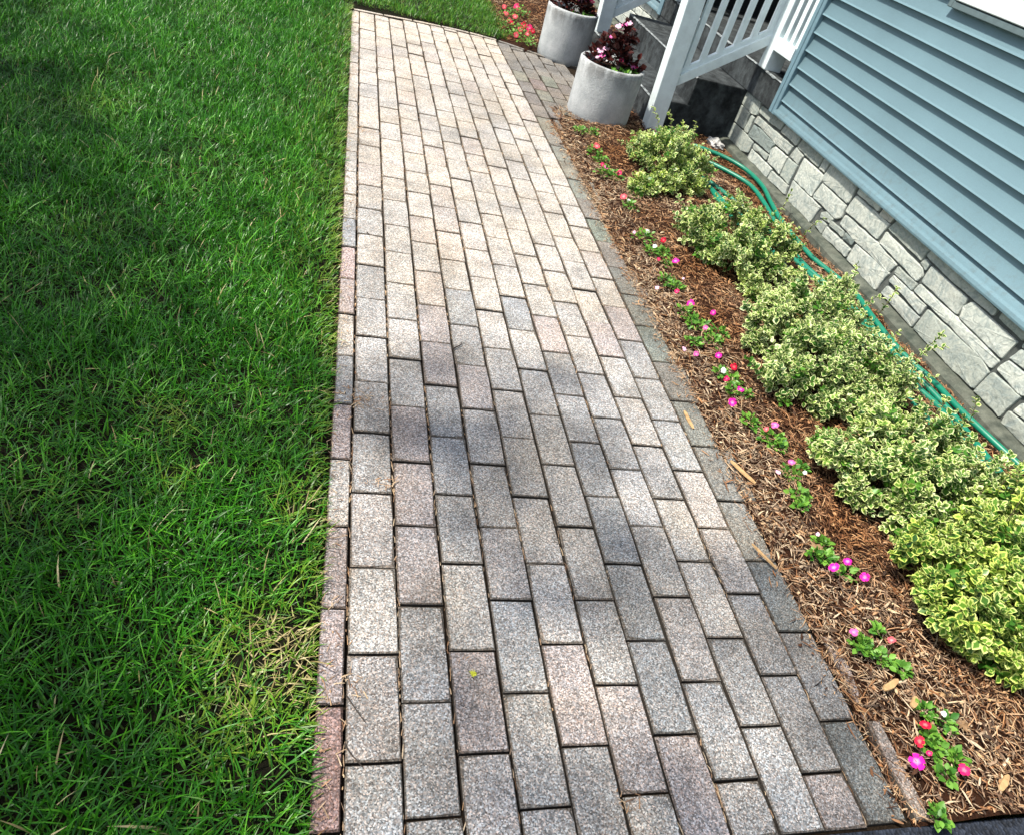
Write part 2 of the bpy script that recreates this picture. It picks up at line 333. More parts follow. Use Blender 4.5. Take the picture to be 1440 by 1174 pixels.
# ------------------------------------------------------------------ walkway
walk = empty('walkway', (0.6, 2.5, 0)); tag(walk, None, None, kind='structure')
wl = (-0.6, -2.5, 0)
def under(o): o.location = Vector(wl); return o
jb = grid('joint_sand', 0.045, 1.172, -0.10, 5.08, 0.012, lambda x, y: -0.015 + 0.010 * vnoise(x, y, 9, 61) * vnoise(x, y, 31, 62), M['joint']); jb.parent = walk; under(jb)
jb2 = sheet('joint_sand', 1.172, 1.68, 3.56, 5.0, -0.014, M['joint'], walk); under(jb2)
BW, BL = 0.0915, 0.1985
def paver_mesh(i, w=BW, l=BL, t=0.05):
    r = random.Random(100 + i); V = []; out = []
    for a, b, n in (((-1, -1), (1, -1), 2), ((1, -1), (1, 1), 3), ((1, 1), (-1, 1), 2), ((-1, 1), (-1, -1), 3)):
        for q in range(n):
            f = q / n; out.append((a[0] + (b[0] - a[0]) * f, a[1] + (b[1] - a[1]) * f))
    n = len(out); top = []; mid = []; bot = []
    for (x, y) in out:
        cx, cy = x * w / 2, y * l / 2
        corner = abs(x) == 1 and abs(y) == 1
        c = 0.0014 + r.random() * 0.0016 + (0.0008 + 0.006 * r.random() ** 5 if corner else 0)
        jx, jy = r.uniform(-.0007, .0007), r.uniform(-.0007, .0007)
        mid.append((cx + jx, cy + jy, -0.0032)); bot.append((cx, cy, -t))
        top.append((cx - math.copysign(c, cx) * (abs(x) == 1) + jx, cy - math.copysign(c, cy) * (abs(y) == 1) + jy, r.uniform(-.0006, .0003)))
    V = bot + mid + top; Fc = [tuple(range(2 * n, 3 * n))]
    for k in range(2):
        for q in range(n): Fc.append((k * n + q, k * n + (q + 1) % n, (k + 1) * n + (q + 1) % n, (k + 1) * n + q))
    me = bpy.data.meshes.new('brick'); me.from_pydata(V, [], Fc); me.update(); me.materials.append(M['paver']); me.materials.append(M['side']); me.materials.append(M['arris'])
    me.polygons.foreach_set('material_index', [0] + [1] * n + [2] * n); return me
PM = [paver_mesh(i) for i in range(8)]
PH = [paver_mesh(20 + i, 0.046) for i in range(3)]
PE = [paver_mesh(30 + i, 0.034, 0.195) for i in range(3)]
PC = [paver_mesh(40 + i, BW, 0.095) for i in range(3)]
# column joint lines measured on the ground: X of line i at several Y
LY = [-0.2, 0.15, 0.42, 1.05, 2.8, 3.8, 5.02, 6]
LX = {i: [0.0965 * i + q * (i / 11) for q in (0.000, 0.002, 0.006, 0.008, 0.018, 0.006, -0.020, -0.02)] for i in range(0, 19)}
LX[1] = [0.094, 0.094, 0.095, 0.100, 0.098, 0.095, 0.090, 0.09]
def lineX(i, y): return float(np.interp(y, LY, LX[i]))
def rowY(col, k):
    return (0.060 if col % 2 else -0.037) + 0.0047 * col + 0.2037 * k + 0.0035 * math.sin(col * 7.3 + k * 2.1)
def top_border(x): return float(np.interp(x, [0.0, 0.28, 0.56, 0.86, 1.06, 1.21, 1.38, 1.7], [4.96, 5.01, 5.06, 5.08, 5.05, 4.99, 4.90, 4.80]))
GREYS = [(0.31, 0.297, 0.272), (0.298, 0.29, 0.272), (0.325, 0.305, 0.275), (0.285, 0.28, 0.27), (0.31, 0.285, 0.265), (0.27, 0.272, 0.268), (0.335, 0.315, 0.28)]
PINKS = [(0.31, 0.262, 0.250), (0.305, 0.265, 0.252)]
BLUES = [(0.235, 0.25, 0.258), (0.245, 0.255, 0.26)]
pavers = []
def shade(b, y):
    f = rnd.uniform(0.90, 1.07) if y < 1.6 else rnd.uniform(0.94, 1.05); m = sum(b) / 3; k_ = 0.5 if y < 1.6 else 0.75
    return tuple((m + (v - m) * k_) * f for v in b)
def add_paver(me, x, y, col, dist, rz=0.0, sx=1.0, sy=1.0, z=None):
    pavers.append((me, x, y, z if z is not None else rnd.gauss(0, .0013), rz, sx, sy, col, dist))
for c in range(0, 16):
    for k in range(-2, 27):
        y0, y1 = rowY(c, k), rowY(c, k + 1)
        ymid = (y0 + y1) / 2
        x0, x1 = lineX(c, ymid), lineX(c + 1, ymid)
        if c == 0: x0 = x1 - 0.052
        top = top_border((x0 + x1) / 2) - 0.035
        bottom = -0.095 if c < 12 else 3.60 + 0.10 * (c - 12)
        if c == 11: x1 = x0 + 0.092
        a, b = max(y0, bottom), min(y1, top)
        if b - a < 0.035: continue
        ym, L = (a + b) / 2, (b - a)
        dist = math.hypot((x0 + x1) / 2, ym + 0.45)
        u = rnd.random(); base = rnd.choice(GREYS)
        if u < 0.10: base = rnd.choice(PINKS)
        elif u < 0.21: base = rnd.choice(BLUES)
        if ym > 1.6: base = tuple(0.35 * a_ + 0.65 * b_ for a_, b_ in zip(base, (0.385, 0.358, 0.315)))  # far bricks lightened to cream, the sunlight there put into their colour
        if c == 0 and ym < 1.9: base = rnd.choice([(0.30, 0.235, 0.215), (0.27, 0.255, 0.24), (0.32, 0.29, 0.25), (0.25, 0.26, 0.27), (0.31, 0.24, 0.23)])
        if c == 0 and -0.02 < ym < 0.17: base = (0.30, 0.155, 0.135)
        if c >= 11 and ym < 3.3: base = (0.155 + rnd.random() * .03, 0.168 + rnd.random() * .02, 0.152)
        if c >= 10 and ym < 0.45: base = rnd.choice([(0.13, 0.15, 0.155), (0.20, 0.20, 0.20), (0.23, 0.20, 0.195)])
        if c >= 11 and ym >= 3.3: base = (0.15 + rnd.random() * .04, 0.148 + rnd.random() * .03, 0.138)  # pad by the pots: dirt plus the shade there, both in the colour
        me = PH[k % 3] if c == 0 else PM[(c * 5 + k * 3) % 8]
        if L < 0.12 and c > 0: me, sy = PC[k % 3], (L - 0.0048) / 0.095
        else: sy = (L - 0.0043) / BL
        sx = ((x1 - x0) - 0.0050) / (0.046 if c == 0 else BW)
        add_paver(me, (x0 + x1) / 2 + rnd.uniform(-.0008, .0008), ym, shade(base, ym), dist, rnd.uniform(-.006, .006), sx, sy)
# border of narrow stones closing the far end
xs = [0.05]
while xs[-1] < 1.62: xs.append(xs[-1] + 0.20)
for i in range(len(xs) - 1):
    x0, x1 = xs[i], xs[i + 1]; y0, y1 = top_border(x0), top_border(x1)
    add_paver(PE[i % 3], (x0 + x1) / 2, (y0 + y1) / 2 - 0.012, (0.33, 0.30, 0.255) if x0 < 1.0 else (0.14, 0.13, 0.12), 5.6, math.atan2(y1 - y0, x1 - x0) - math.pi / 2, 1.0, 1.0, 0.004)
# narrow standing edging stones between paving and bed
for y in np.arange(-0.095, 3.4, 0.2045):
    x = 1.190 + 0.010 * math.sin(y * 3) - 0.018 * (0.7 < y < 1.6) + (0.012 if y > 2.2 else 0)
    colr = rnd.choice([(0.19, 0.18, 0.165), (0.16, 0.165, 0.155), (0.23, 0.205, 0.19)])
    if 0.1 < y < 0.3: colr = (0.25, 0.215, 0.205)
    if y > 0.75 and rnd.random() < .45: continue
    add_paver(PE[int(y * 10) % 3], x, y + 0.10, colr, math.hypot(x, y + .55), rnd.uniform(-.02, .02), 1.0, 1.0, rnd.choice([-.008, 0, .006, .009]) if y < 1 else rnd.uniform(-.006, .002))
pavers.sort(key=lambda q: q[8])
rest = []
for n, (me, x, y, z, rz, sx, sy, col, dist) in enumerate(pavers):
    if n < 300:
        o = bpy.data.objects.new('brick', me); o.location = (x + wl[0], y + wl[1], z); o.rotation_euler = (rnd.uniform(-.008, .008), rnd.uniform(-.006, .006), rz); o.scale = (sx, sy, 1)
        o.color = (*col, 1); link(o, walk)
    else: rest.append((me, x, y, z, rz, sx, sy, col))
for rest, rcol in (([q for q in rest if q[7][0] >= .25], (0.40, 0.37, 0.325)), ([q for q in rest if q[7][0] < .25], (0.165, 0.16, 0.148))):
    V, Fc, MI = [], [], []
    for me, x, y, z, rz, sx, sy, col in rest:
        b = len(V); cr, sr = math.cos(rz), math.sin(rz)
        for v in me.vertices:
            px, py = v.co.x * sx, v.co.y * sy; V.append((x + px * cr - py * sr + wl[0], y + px * sr + py * cr + wl[1], v.co.z + z))
        for f in me.polygons: Fc.append(tuple(b + i for i in f.vertices)); MI.append(f.material_index)
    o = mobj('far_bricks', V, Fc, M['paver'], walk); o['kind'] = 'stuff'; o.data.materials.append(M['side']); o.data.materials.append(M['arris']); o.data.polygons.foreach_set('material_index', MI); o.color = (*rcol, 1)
print('pavers', len(pavers))

# ================================================================== HOUSE
WX = 2.375          # stone face plane
house = empty('house', (2.45, 1.0, 0)); tag(house, 'house wall of blue grey lap siding over a base of pale squared stones', 'house')
HL = Vector((-2.45, -1.0, 0))
def H(o, p=None):
    o.parent = p or house
    if p is None or p is house: o.location = HL + Vector(o.location)
    return o
Y0H, Y1H = -2.2, 3.425
def siding(y0, y1, zmin=0.345, nb=24, parent=house, first=True):
    for i in range(nb):
        z0 = zmin + (0.0 if i == 0 else 0.068 + (i - 1) * 0.0875); z1 = zmin + 0.068 + i * 0.0875
        # Dutch lap: slanted face whose foot stands proud, a return under it
        a, b = 2.350, 2.370
        prof = [(a + .006, z0), (a, z0 + .002)] + [(b - (b - a) * (1 - t) ** 1.9, z0 + .002 + (z1 + .010 - z0) * t) for t in (.08, .18, .3, .44, .6, .8, 1.0)] + [(b + .03, z1 + .012), (b + .03, z0)]
        if i == 0: prof = [(a - .008, z0 - .004), (a - .010, z0 + .004), (a - .008, z0 + .018), (a + .001, z0 + .024), (a + .003, z0 + .03), (b, z1 + .010), (b + .03, z1 + .010), (b + .03, z0 - .004)]
        n = len(prof); V = [(x, y0, z) for x, z in prof] + [(x, y1, z) for x, z in prof]
        Fc = [(q, (q + 1) % n, n + (q + 1) % n, n + q)[::-1] for q in range(n)] + [tuple(range(n)), tuple(range(n, 2 * n))[::-1]]
        o = H(mobj('siding_board', V, Fc, M['siding'], None), parent)
        for q in range(2, n - 3): o.data.polygons[q].use_smooth = True
siding(Y0H, Y1H - 0.05)
siding(5.56, 8.0)
def HB(name, b, mat, w=0.0, parent=None, seg=1): return H(bevel_obj(name, box(*b), mat, None, w, seg), parent)
# corner trim: two faces with a rib
ct = HB('corner_trim', (2.342, 2.40, 3.365, 3.435, 0.335, 2.62), M['trim'], 0.003, None)
rb = bevel_obj('trim_rib', box(2.338, 2.3455, 3.395, 3.405, 0.34, 2.6), M['trim'], None, 0.001, 1); rb.parent = ct
HB('corner_trim', (2.342, 2.40, 5.50, 5.57, 0.335, 2.62), M['trim'], 0.003)
# main body behind the cladding, porch recess, roof
HB('wall_core', (2.398, 6.0, Y0H, 3.42, -0.05, 2.62), M['dark'])
HB('wall_core', (2.398, 6.0, 5.58, 8.0, -0.05, 2.62), M['dark'])
HB('wall_core', (3.55, 6.0, 3.42, 5.58, -0.05, 2.62), M['dark'])
HB('roof', (1.98, 6.3, Y0H - 0.3, 8.3, 2.62, 2.74), M['roof'])
# window
win = HB('window', (2.33, 2.40, 1.50, 2.478, 1.112, 2.25), M['wframe'], 0.003)
for nm, b, mt in (('window_channel', (2.335, 2.41, 2.484, 2.512, 1.084, 2.28), 'wdark'), ('window_channel', (2.335, 2.41, 1.46, 2.484, 1.084, 1.108), 'wdark')):
    q = bevel_obj(nm, box(*b), M[mt], None, 0.003, 1); q.parent = win
q = bevel_obj('pane', box(2.326, 2.332, 1.60, 2.38, 1.22, 2.15), M['glass'], None, 0, 1); q.parent = win
# foundation: footing ledge, mortar backing, stones
fw = HB('foundation_wall', (2.386, 2.60, Y0H, 3.845, -0.06, 0.338), M['mortar'])
fw2 = HB('foundation_wall', (2.386, 2.60, 5.56, 8.0, -0.06, 0.338), M['mortar'])
def footing(y0, y1, par):
    V, Fc = [], []; ys = np.arange(y0, y1 + .05, 0.1)
    for i, y in enumerate(ys):
        y = min(y, y1); jt = 0.003 * math.sin(y * 21) + rnd.uniform(-.002, .002)
        V += [(2.322 + jt, y, -0.06), (2.328 + jt, y, 0.030), (2.345, y, 0.042), (2.388, y, 0.048)]
    for i in range(len(ys) - 1):
        for q in range(3): Fc.append((i * 4 + q, i * 4 + q + 1, i * 4 + q + 5, i * 4 + q + 4))
    o = mobj('footing', V, Fc, M['footing'], None); o.parent = par; return o
footing(Y0H, 3.85, fw); footing(5.56, 8.0, fw2)
def stone(poly, par, depth=0.0125):
    """poly: list of (y,z); gets a rounded, pillowed face standing proud of the mortar"""
    P = [Vector((a, b)) for a, b in poly]; area = sum(P[i].x * P[(i + 1) % len(P)].y - P[(i + 1) % len(P)].x * P[i].y for i in range(len(P)))
    if area < 0: P = P[::-1]
    out = []
    n = len(P)
    for i in range(n):                       # subdivide edges, round corners, roughen
        a, b, c = P[i - 1], P[i], P[(i + 1) % n]
        r1 = min(0.0055, (a - b).length * .2) * rnd.uniform(.6, 1.6); r2 = min(0.0055, (c - b).length * .2) * rnd.uniform(.6, 1.6)
        out.append(b + (a - b).normalized() * r1); out.append(b + (a - b).normalized() * r1 * .3 + (c - b).normalized() * r2 * .3)
        out.append(b + (c - b).normalized() * r2)
        L = (c - b).length
        for q in range(1, int(L / 0.045) + 1):
            f = q / (int(L / 0.045) + 1); nn = (c - b).normalized(); out.append(b + (c - b) * f + Vector((-nn.y, nn.x)) * rnd.uniform(-.0016, .0022))
    m = len(out); cen = sum(out, Vector((0, 0))) / m
    V = [(2.388, p.x, p.y) for p in out] + [(2.388 - depth * .55, p.x, p.y) for p in out]
    for ins, dp in ((0.0012, .86), (0.005, 1.0)):
        for p in out:
            d = (cen - p); q = p + d.normalized() * min(ins, d.length * .4)
            V.append((2.388 - depth * dp + rnd.uniform(-.0012, .0012), q.x, q.y))
    V.append((2.388 - depth * 1.08 + rnd.uniform(-.002, .002), cen.x, cen.y))
    Fc = []
    for k_ in range(3):
        for q in range(m): Fc.append((k_ * m + q, k_ * m + (q + 1) % m, (k_ + 1) * m + (q + 1) % m, (k_ + 1) * m + q)[::-1])
    for q in range(m): Fc.append((3 * m + q, 3 * m + (q + 1) % m, 4 * m)[::-1])
    o = mobj('stone', V, Fc, M['stone'], par, smooth=False)
    return o
c1 = lambda x, y: (1000 + x / 6.522, 110 + y / 6.522)
c2 = lambda x, y: (1100 + x / 6.522, 200 + y / 6.522)
c3 = lambda x, y: (1200 + x / 6.522, 290 + y / 6.522)
c4 = lambda x, y: (1290 + x / 7.827, 380 + y / 7.827)
c5 = lambda x, y: (1290 + x / 7.827, 480 + y / 7.827)
LT, MD, DK = (0.48, 0.505, 0.465), (0.37, 0.40, 0.365), (0.20, 0.235, 0.225)
TRACED = [
 ([c1(300,110),c1(455,225),c1(410,340),c1(355,325),c1(255,205)],MD), ([c1(250,215),c1(345,325),c1(290,465),c1(170,365),c1(165,290)],MD),
 ([c1(365,340),c1(385,365),c1(325,505),c1(298,490),c1(295,465)],MD), ([c1(170,380),c1(300,500),c1(375,590),c1(330,685),c1(265,665),c1(110,500)],MD),
 ([c1(460,255),c1(672,405),c1(625,475),c1(545,420),c1(430,310)],MD), ([c1(420,350),c1(740,630),c1(695,700),c1(580,600),c1(440,440),c1(385,400)],LT),
 ([c1(385,430),c1(460,480),c1(580,610),c1(540,640),c1(530,690),c1(330,520)],DK), ([c1(385,600),c1(520,705),c1(495,750),c1(375,640)],MD),
 ([c1(365,650),c1(545,835),c1(500,910),c1(325,735)],LT), ([c1(580,630),c1(690,725),c1(615,880),c1(510,765),c1(545,650)],LT),
 ([c1(700,735),c1(785,800),c1(695,975),c1(625,890)],MD), ([c1(775,635),c1(835,715),c1(785,795),c1(715,715)],LT),
 ([c1(690,415),c1(825,535),c1(770,620),c1(630,490)],LT), ([c1(838,550),c1(1030,720),c1(975,815),c1(860,715),c1(785,630)],MD),
 ([c1(845,735),c1(1015,890),c1(1005,940),c1(910,1085),c1(750,930)],LT), ([c1(545,850),c1(695,985),c1(665,1068),c1(510,920)],LT),
 ([c2(90,350),c2(340,600),c2(240,740),c2(25,520)],LT), ([c2(385,140),c2(435,190),c2(375,280),c2(330,240)],LT),
 ([c2(450,190),c2(685,400),c2(590,565),c2(370,370),c2(370,310)],LT), ([c2(360,380),c2(575,580),c2(530,690),c2(480,705),c2(280,510),c2(280,480)],LT),
 ([c2(705,420),c2(900,590),c2(870,635),c2(680,470)],LT), ([c2(925,600),c2(1025,695),c2(980,740),c2(880,665)],(0.46,0.45,0.40)),
 ([c2(670,490),c2(870,665),c2(975,755),c2(860,890),c2(570,630)],LT), ([c2(570,670),c2(860,920),c3(385,540),c3(310,605),c2(640,890),c2(520,745)],LT),
 ([c2(440,725),c2(555,820),c2(540,870),c2(420,760)],MD), ([c2(570,830),c2(660,900),c2(625,950),c2(545,880)],DK),
 ([c2(352,640),c2(400,640),c2(462,705),c2(430,745),c2(340,690)],MD), ([c2(290,760),c2(345,710),c2(395,760),c2(345,850)],MD),
 ([c2(395,775),c2(615,985),c2(570,1055),c2(350,860)],LT), ([c2(665,935),c3(320,615),c3(270,665),c3(190,770),c3(105,690),c2(580,1070)],LT),
 ([c3(400,130),c3(700,395),c3(610,500),c3(310,205)],MD), ([c3(290,235),c3(625,575),c3(620,640),c3(570,690),c3(230,330)],LT),
 ([c3(650,480),c3(690,540),c3(650,590),c3(605,520)],MD), ([c3(715,400),c4(870,440),c4(820,500),c4(560,280),c3(870,665),c3(660,450)],LT),
 ([c3(705,550),c3(1035,850),c3(940,995),c3(615,690)],LT), ([c3(400,555),c3(570,710),c3(530,775),c3(365,610)],MD),
 ([c3(360,635),c3(655,915),c3(600,995),c3(315,680)],LT), ([c3(300,730),c3(590,1020),c3(520,1110),c3(320,880),c3(245,790)],LT),
 ([c3(600,715),c4(410,510),c4(885,1000),c4(800,1080),c3(545,770)],LT), ([c4(590,350),c4(1080,790),c4(910,970),c4(700,770),c4(450,520),c4(490,400)],LT),
 ([c4(930,465),c4(1174,665),c4(1190,720),c4(1140,775),c4(885,520)],MD), ([c3(670,950),c5(700,200),c5(770,340),c5(600,520),c5(310,250),c3(540,1120)],MD),
 ([c5(810,340),c5(1120,610),c5(960,745),c5(885,830),c5(605,545)],MD), ([c5(990,210),c5(1330,490),c5(1230,620),c5(1110,590),c5(865,310),c5(890,270)],LT),
 ([c5(985,760),c5(1300,1000),c5(1250,1200),c5(1174,1150),c5(900,890)],MD), ([c4(1130,870),c4(1400,1090),c4(1300,1190),c4(1000,965)],LT),
 ([c5(1140,680),c5(1420,920),c5(1330,1010),c5(1040,760)],LT), ([c4(1230,730),c4(1500,950),c4(1430,1060),c4(1130,840)],LT)]
miny = 9
for poly, col in TRACED:
    pts = []
    for x, y in poly:
        v = gx(x, y, 2.372); pts.append((v.y, min(max(v.z, 0.048), 0.335)))
    miny = min(miny, min(a for a, b in pts))
    cy_, cz_ = sum(a for a, b in pts) / len(pts), sum(b for a, b in pts) / len(pts)
    pts = [(a + .0016 * (1 if a > cy_ else -1), b + .0016 * (1 if b > cz_ else -1)) for a, b in pts]
    o = stone(pts, fw); f = rnd.uniform(0.78, 1.06); o.color = (col[0] * f, col[1] * f, col[2] * f, 1)
# the courses carry on outside the traced stretch and beyond the porch
def courses(y0, y1, par):
    for z0, z1 in ((0.064, 0.128), (0.136, 0.205), (0.213, 0.268), (0.276, 0.334)):
        y = y0 + rnd.uniform(0, .03)
        while y < y1 - .05:
            w = min(rnd.uniform(0.09, 0.24), y1 - y); j = lambda: rnd.uniform(-.004, .004)
            o = stone([(y + j(), z0 + j()), (y + w - .008 + j(), z0 + j()), (y + w - .008 + j(), z1 + j()), (y + j(), z1 + j())], par)
            c = rnd.choice([LT, LT, MD]); o.color = (*c, 1); y += w
courses(0.15, miny - 0.005, fw); courses(5.6, 7.4, fw2)
print('traced stones reach y', miny)

# ------------------------------------------------------------------ porch stairs
st = empty('porch_stairs', (2.0, 4.5, 0)); tag(st, 'dark weathered concrete stairs with two treads rising to the porch landing', 'stairs')
SLc = Vector((-2.0, -4.5, 0))
def ST(name, b, mat, w=0.006, seg=2):
    o = bevel_obj(name, box(*b), mat, None, w, seg); o.parent = st; o.location = SLc; return o
YS0, YS1 = 3.80, 5.30
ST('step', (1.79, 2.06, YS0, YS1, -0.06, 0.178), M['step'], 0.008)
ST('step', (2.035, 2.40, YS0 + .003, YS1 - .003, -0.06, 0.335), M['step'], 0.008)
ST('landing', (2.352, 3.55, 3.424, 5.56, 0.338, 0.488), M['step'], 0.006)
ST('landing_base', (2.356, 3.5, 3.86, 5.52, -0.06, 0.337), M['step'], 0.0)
for x, z, y0, y1 in ((1.7865, .1785, YS0, YS1), (2.0315, .3355, YS0 + .004, YS1 - .004), (2.3485, .4885, 3.44, 5.55)):    # worn pale nosings
    V, Fc = [], []; ys = np.linspace(y0, y1, 60)
    for i, y in enumerate(ys):
        a = 0.004 + 0.009 * rnd.random() ** 2; b_ = 0.004 + 0.008 * rnd.random() ** 2
        V += [(x - .0005, y, z - b_), (x - .0005, y, z - .0035), (x + .004, y, z + .0006), (x + a + .004, y, z + .0006)]
    for i in range(59):
        for q in range(3): Fc.append((i * 4 + q, i * 4 + q + 1, i * 4 + q + 5, i * 4 + q + 4)[::-1])
    o = mobj('worn_nosing', V, Fc, M['stepedge'], st); o.location = SLc

# ------------------------------------------------------------------ railings
def railing(ysgn_y, label, base_z, y2, short_to):
    x0 = 1.842
    rt = empty('porch_railing', (x0, ysgn_y, 0)); tag(rt, label, 'railing', 'railings beside the porch stairs')
    RL = Vector((-x0, -ysgn_y, 0))
    def B(name, v, w=0.004, par=None):
        o = bevel_obj(name, v, M['paint'], None, w, 2); o.parent = par or rt
        if par is None: o.location = RL
        return o
    y = ysgn_y
    pv, pf = box(x0 - .050, x0 + .050, y - .046, y + .046, base_z, 1.18)
    B('post', ([(vx - (.045 if vz > 1 else 0), vy, vz) for vx, vy, vz in pv], pf), 0.006)
    px = 2.392
    B('post', box(px - .055, px + .050, y2 - .045, y2 + .045, 0.489, 1.55), 0.006)
    def slab(xa, xb, za, zb, h, t, name='bottom_rail'):
        v = [(xa, y - t, za), (xb, y - t, zb), (xb, y + t, zb), (xa, y + t, za), (xa, y - t, za + h), (xb, y - t, zb + h), (xb, y + t, zb + h), (xa, y + t, za + h)]
        return B(name, (v, [(0, 3, 2, 1), (4, 5, 6, 7), (0, 1, 5, 4), (1, 2, 6, 5), (2, 3, 7, 6), (3, 0, 4, 7)]), 0.004)
    slab(x0 + .04, px - .05, 0.278, 0.602, 0.062, 0.030); slab(x0 + .04, px - .05, 0.334, 0.660, 0.034, 0.014, 'rail_cap')
    slab(x0 + .04, px - .05, 0.98, 1.31, 0.06, 0.030, 'top_rail')
    n = 6
    for i in range(n):
        xb = 1.912 + i * 0.0825; f = (xb - x0 - .04) / (px - .05 - x0 - .04); zb = 0.36 + 0.33 * f
        B('baluster', box(xb - .016, xb + .016, y - .013, y + .013, zb - .03, zb + 0.66), 0.003)
    if short_to is not None:
        ya, yb = sorted((short_to, y2 - .045 if short_to < y2 else y2 + .045))
        B('bottom_rail', box(2.335, 2.385, ya, yb, 0.598, 0.664), 0.004)
        B('top_rail', box(2.335, 2.385, ya, yb, 1.32, 1.38), 0.004)
        for f in (0.26, 0.62, 0.95):
            yy = y2 - .045 + (short_to - y2 + .045) * f
            B('baluster', box(2.345, 2.385, yy - .019, yy + .019, 0.655, 1.33), 0.003)
    return rt
railing(3.755, 'pale painted wooden railing at the near side of the stairs, meeting the siding', -0.01, 3.70, 3.437)
railing(5.25, 'pale painted wooden railing at the far side of the stairs, behind the flower pots', 0.178, 5.30, 5.50)

# ------------------------------------------------------------------ pots
def lathe(prof, seg=64):
    V = [(r * math.cos(2 * math.pi * k / seg), r * math.sin(2 * math.pi * k / seg), z) for r, z in prof for k in range(seg)]
    Fc = [(i * seg + k, i * seg + (k + 1) % seg, (i + 1) * seg + (k + 1) % seg, (i + 1) * seg + k) for i in range(len(prof) - 1) for k in range(seg)]
    return V, Fc
def leaf_template():
    tv = np.array([[0, 0, 0], [0.0, .5, -.04], [0, 1, -.12], [-.30, .24, .06], [-.38, .52, .05], [-.19, .82, -.03], [.30, .24, .06], [.38, .52, .05], [.19, .82, -.03]])
    tf = {4: np.array([[0, 1, 4, 3], [1, 2, 5, 4], [0, 6, 7, 1], [1, 7, 8, 2]])}
    ta = np.array([.45, 0, .75, 1, 1, 1, 1, 1, 1.0]); return tv, tf, ta
LTV, LTF, LTA = leaf_template()
def rand_dirs(n, zlo=-0.2, r=rng):
    z = r.uniform(zlo, 1, n); a = r.uniform(0, 2 * np.pi, n); s = np.sqrt(1 - z * z); return np.stack([s * np.cos(a), s * np.sin(a), z], 1)
def leaves(pos, direc, length, d, r, droop=0.0, width=1.0):
    n = len(pos); up = np.tile([0, 0, 1.0], (n, 1)) + rng.normal(0, .35, (n, 3)); X, Y, Z = frames(direc, up)
    sc = np.stack([length * width, length, length], 1); return inst(LTV, LTF, LTA, pos, X, Y, Z, sc, r, d)
def flower_parts(c, nrmv, size, seed):
    """five broad petals round a centre"""
    r = np.random.default_rng(seed); nv = Vector(nrmv).normalized(); u = nv.orthogonal().normalized(); w = nv.cross(u); P, Fc, A = [], [], []
    a0 = r.uniform(0, 6.3)
    for k_ in range(5):
        a = a0 + k_ * 2 * math.pi / 5; d = u * math.cos(a) + w * math.sin(a); t = nv.cross(d); s = size * r.uniform(.85, 1.1) / 2; b = len(P)
        tl = r.uniform(-.25, .3)
        for (l, q, h, at) in ((0.02, 0, 0, 0.0), (.45, -.34, .08, .45), (.45, .34, .08, .45), (.85, -.44, .10 + tl, 1), (.85, .44, .10 + tl, 1), (.98, 0, .02 + tl, 1), (.6, 0, .16 + tl * .5, .6)):
            P.append(tuple(Vector(c) + d * l * s + t * q * s + nv * (h * s + k_ * .0004))); A.append((at, r.random(), 0))
        Fc += [(b, b + 6, b + 1, b + 1), (b, b + 2, b + 6, b + 6), (b + 1, b + 6, b + 3, b + 3), (b + 3, b + 6, b + 5, b + 5), (b + 2, b + 4, b + 6, b + 6), (b + 4, b + 5, b + 6, b + 6)]
    return np.array(P), {3: np.array(Fc)[:, :3]}, np.array(A)
def flower_obj(c, nv, size, colour, parent, origin):
    V, Fc, A = flower_parts(Vector(c) - Vector(origin), nv, size, rnd.randint(0, 10 ** 6))
    return mass('flower', [(V, Fc, A)], PET[colour], parent)
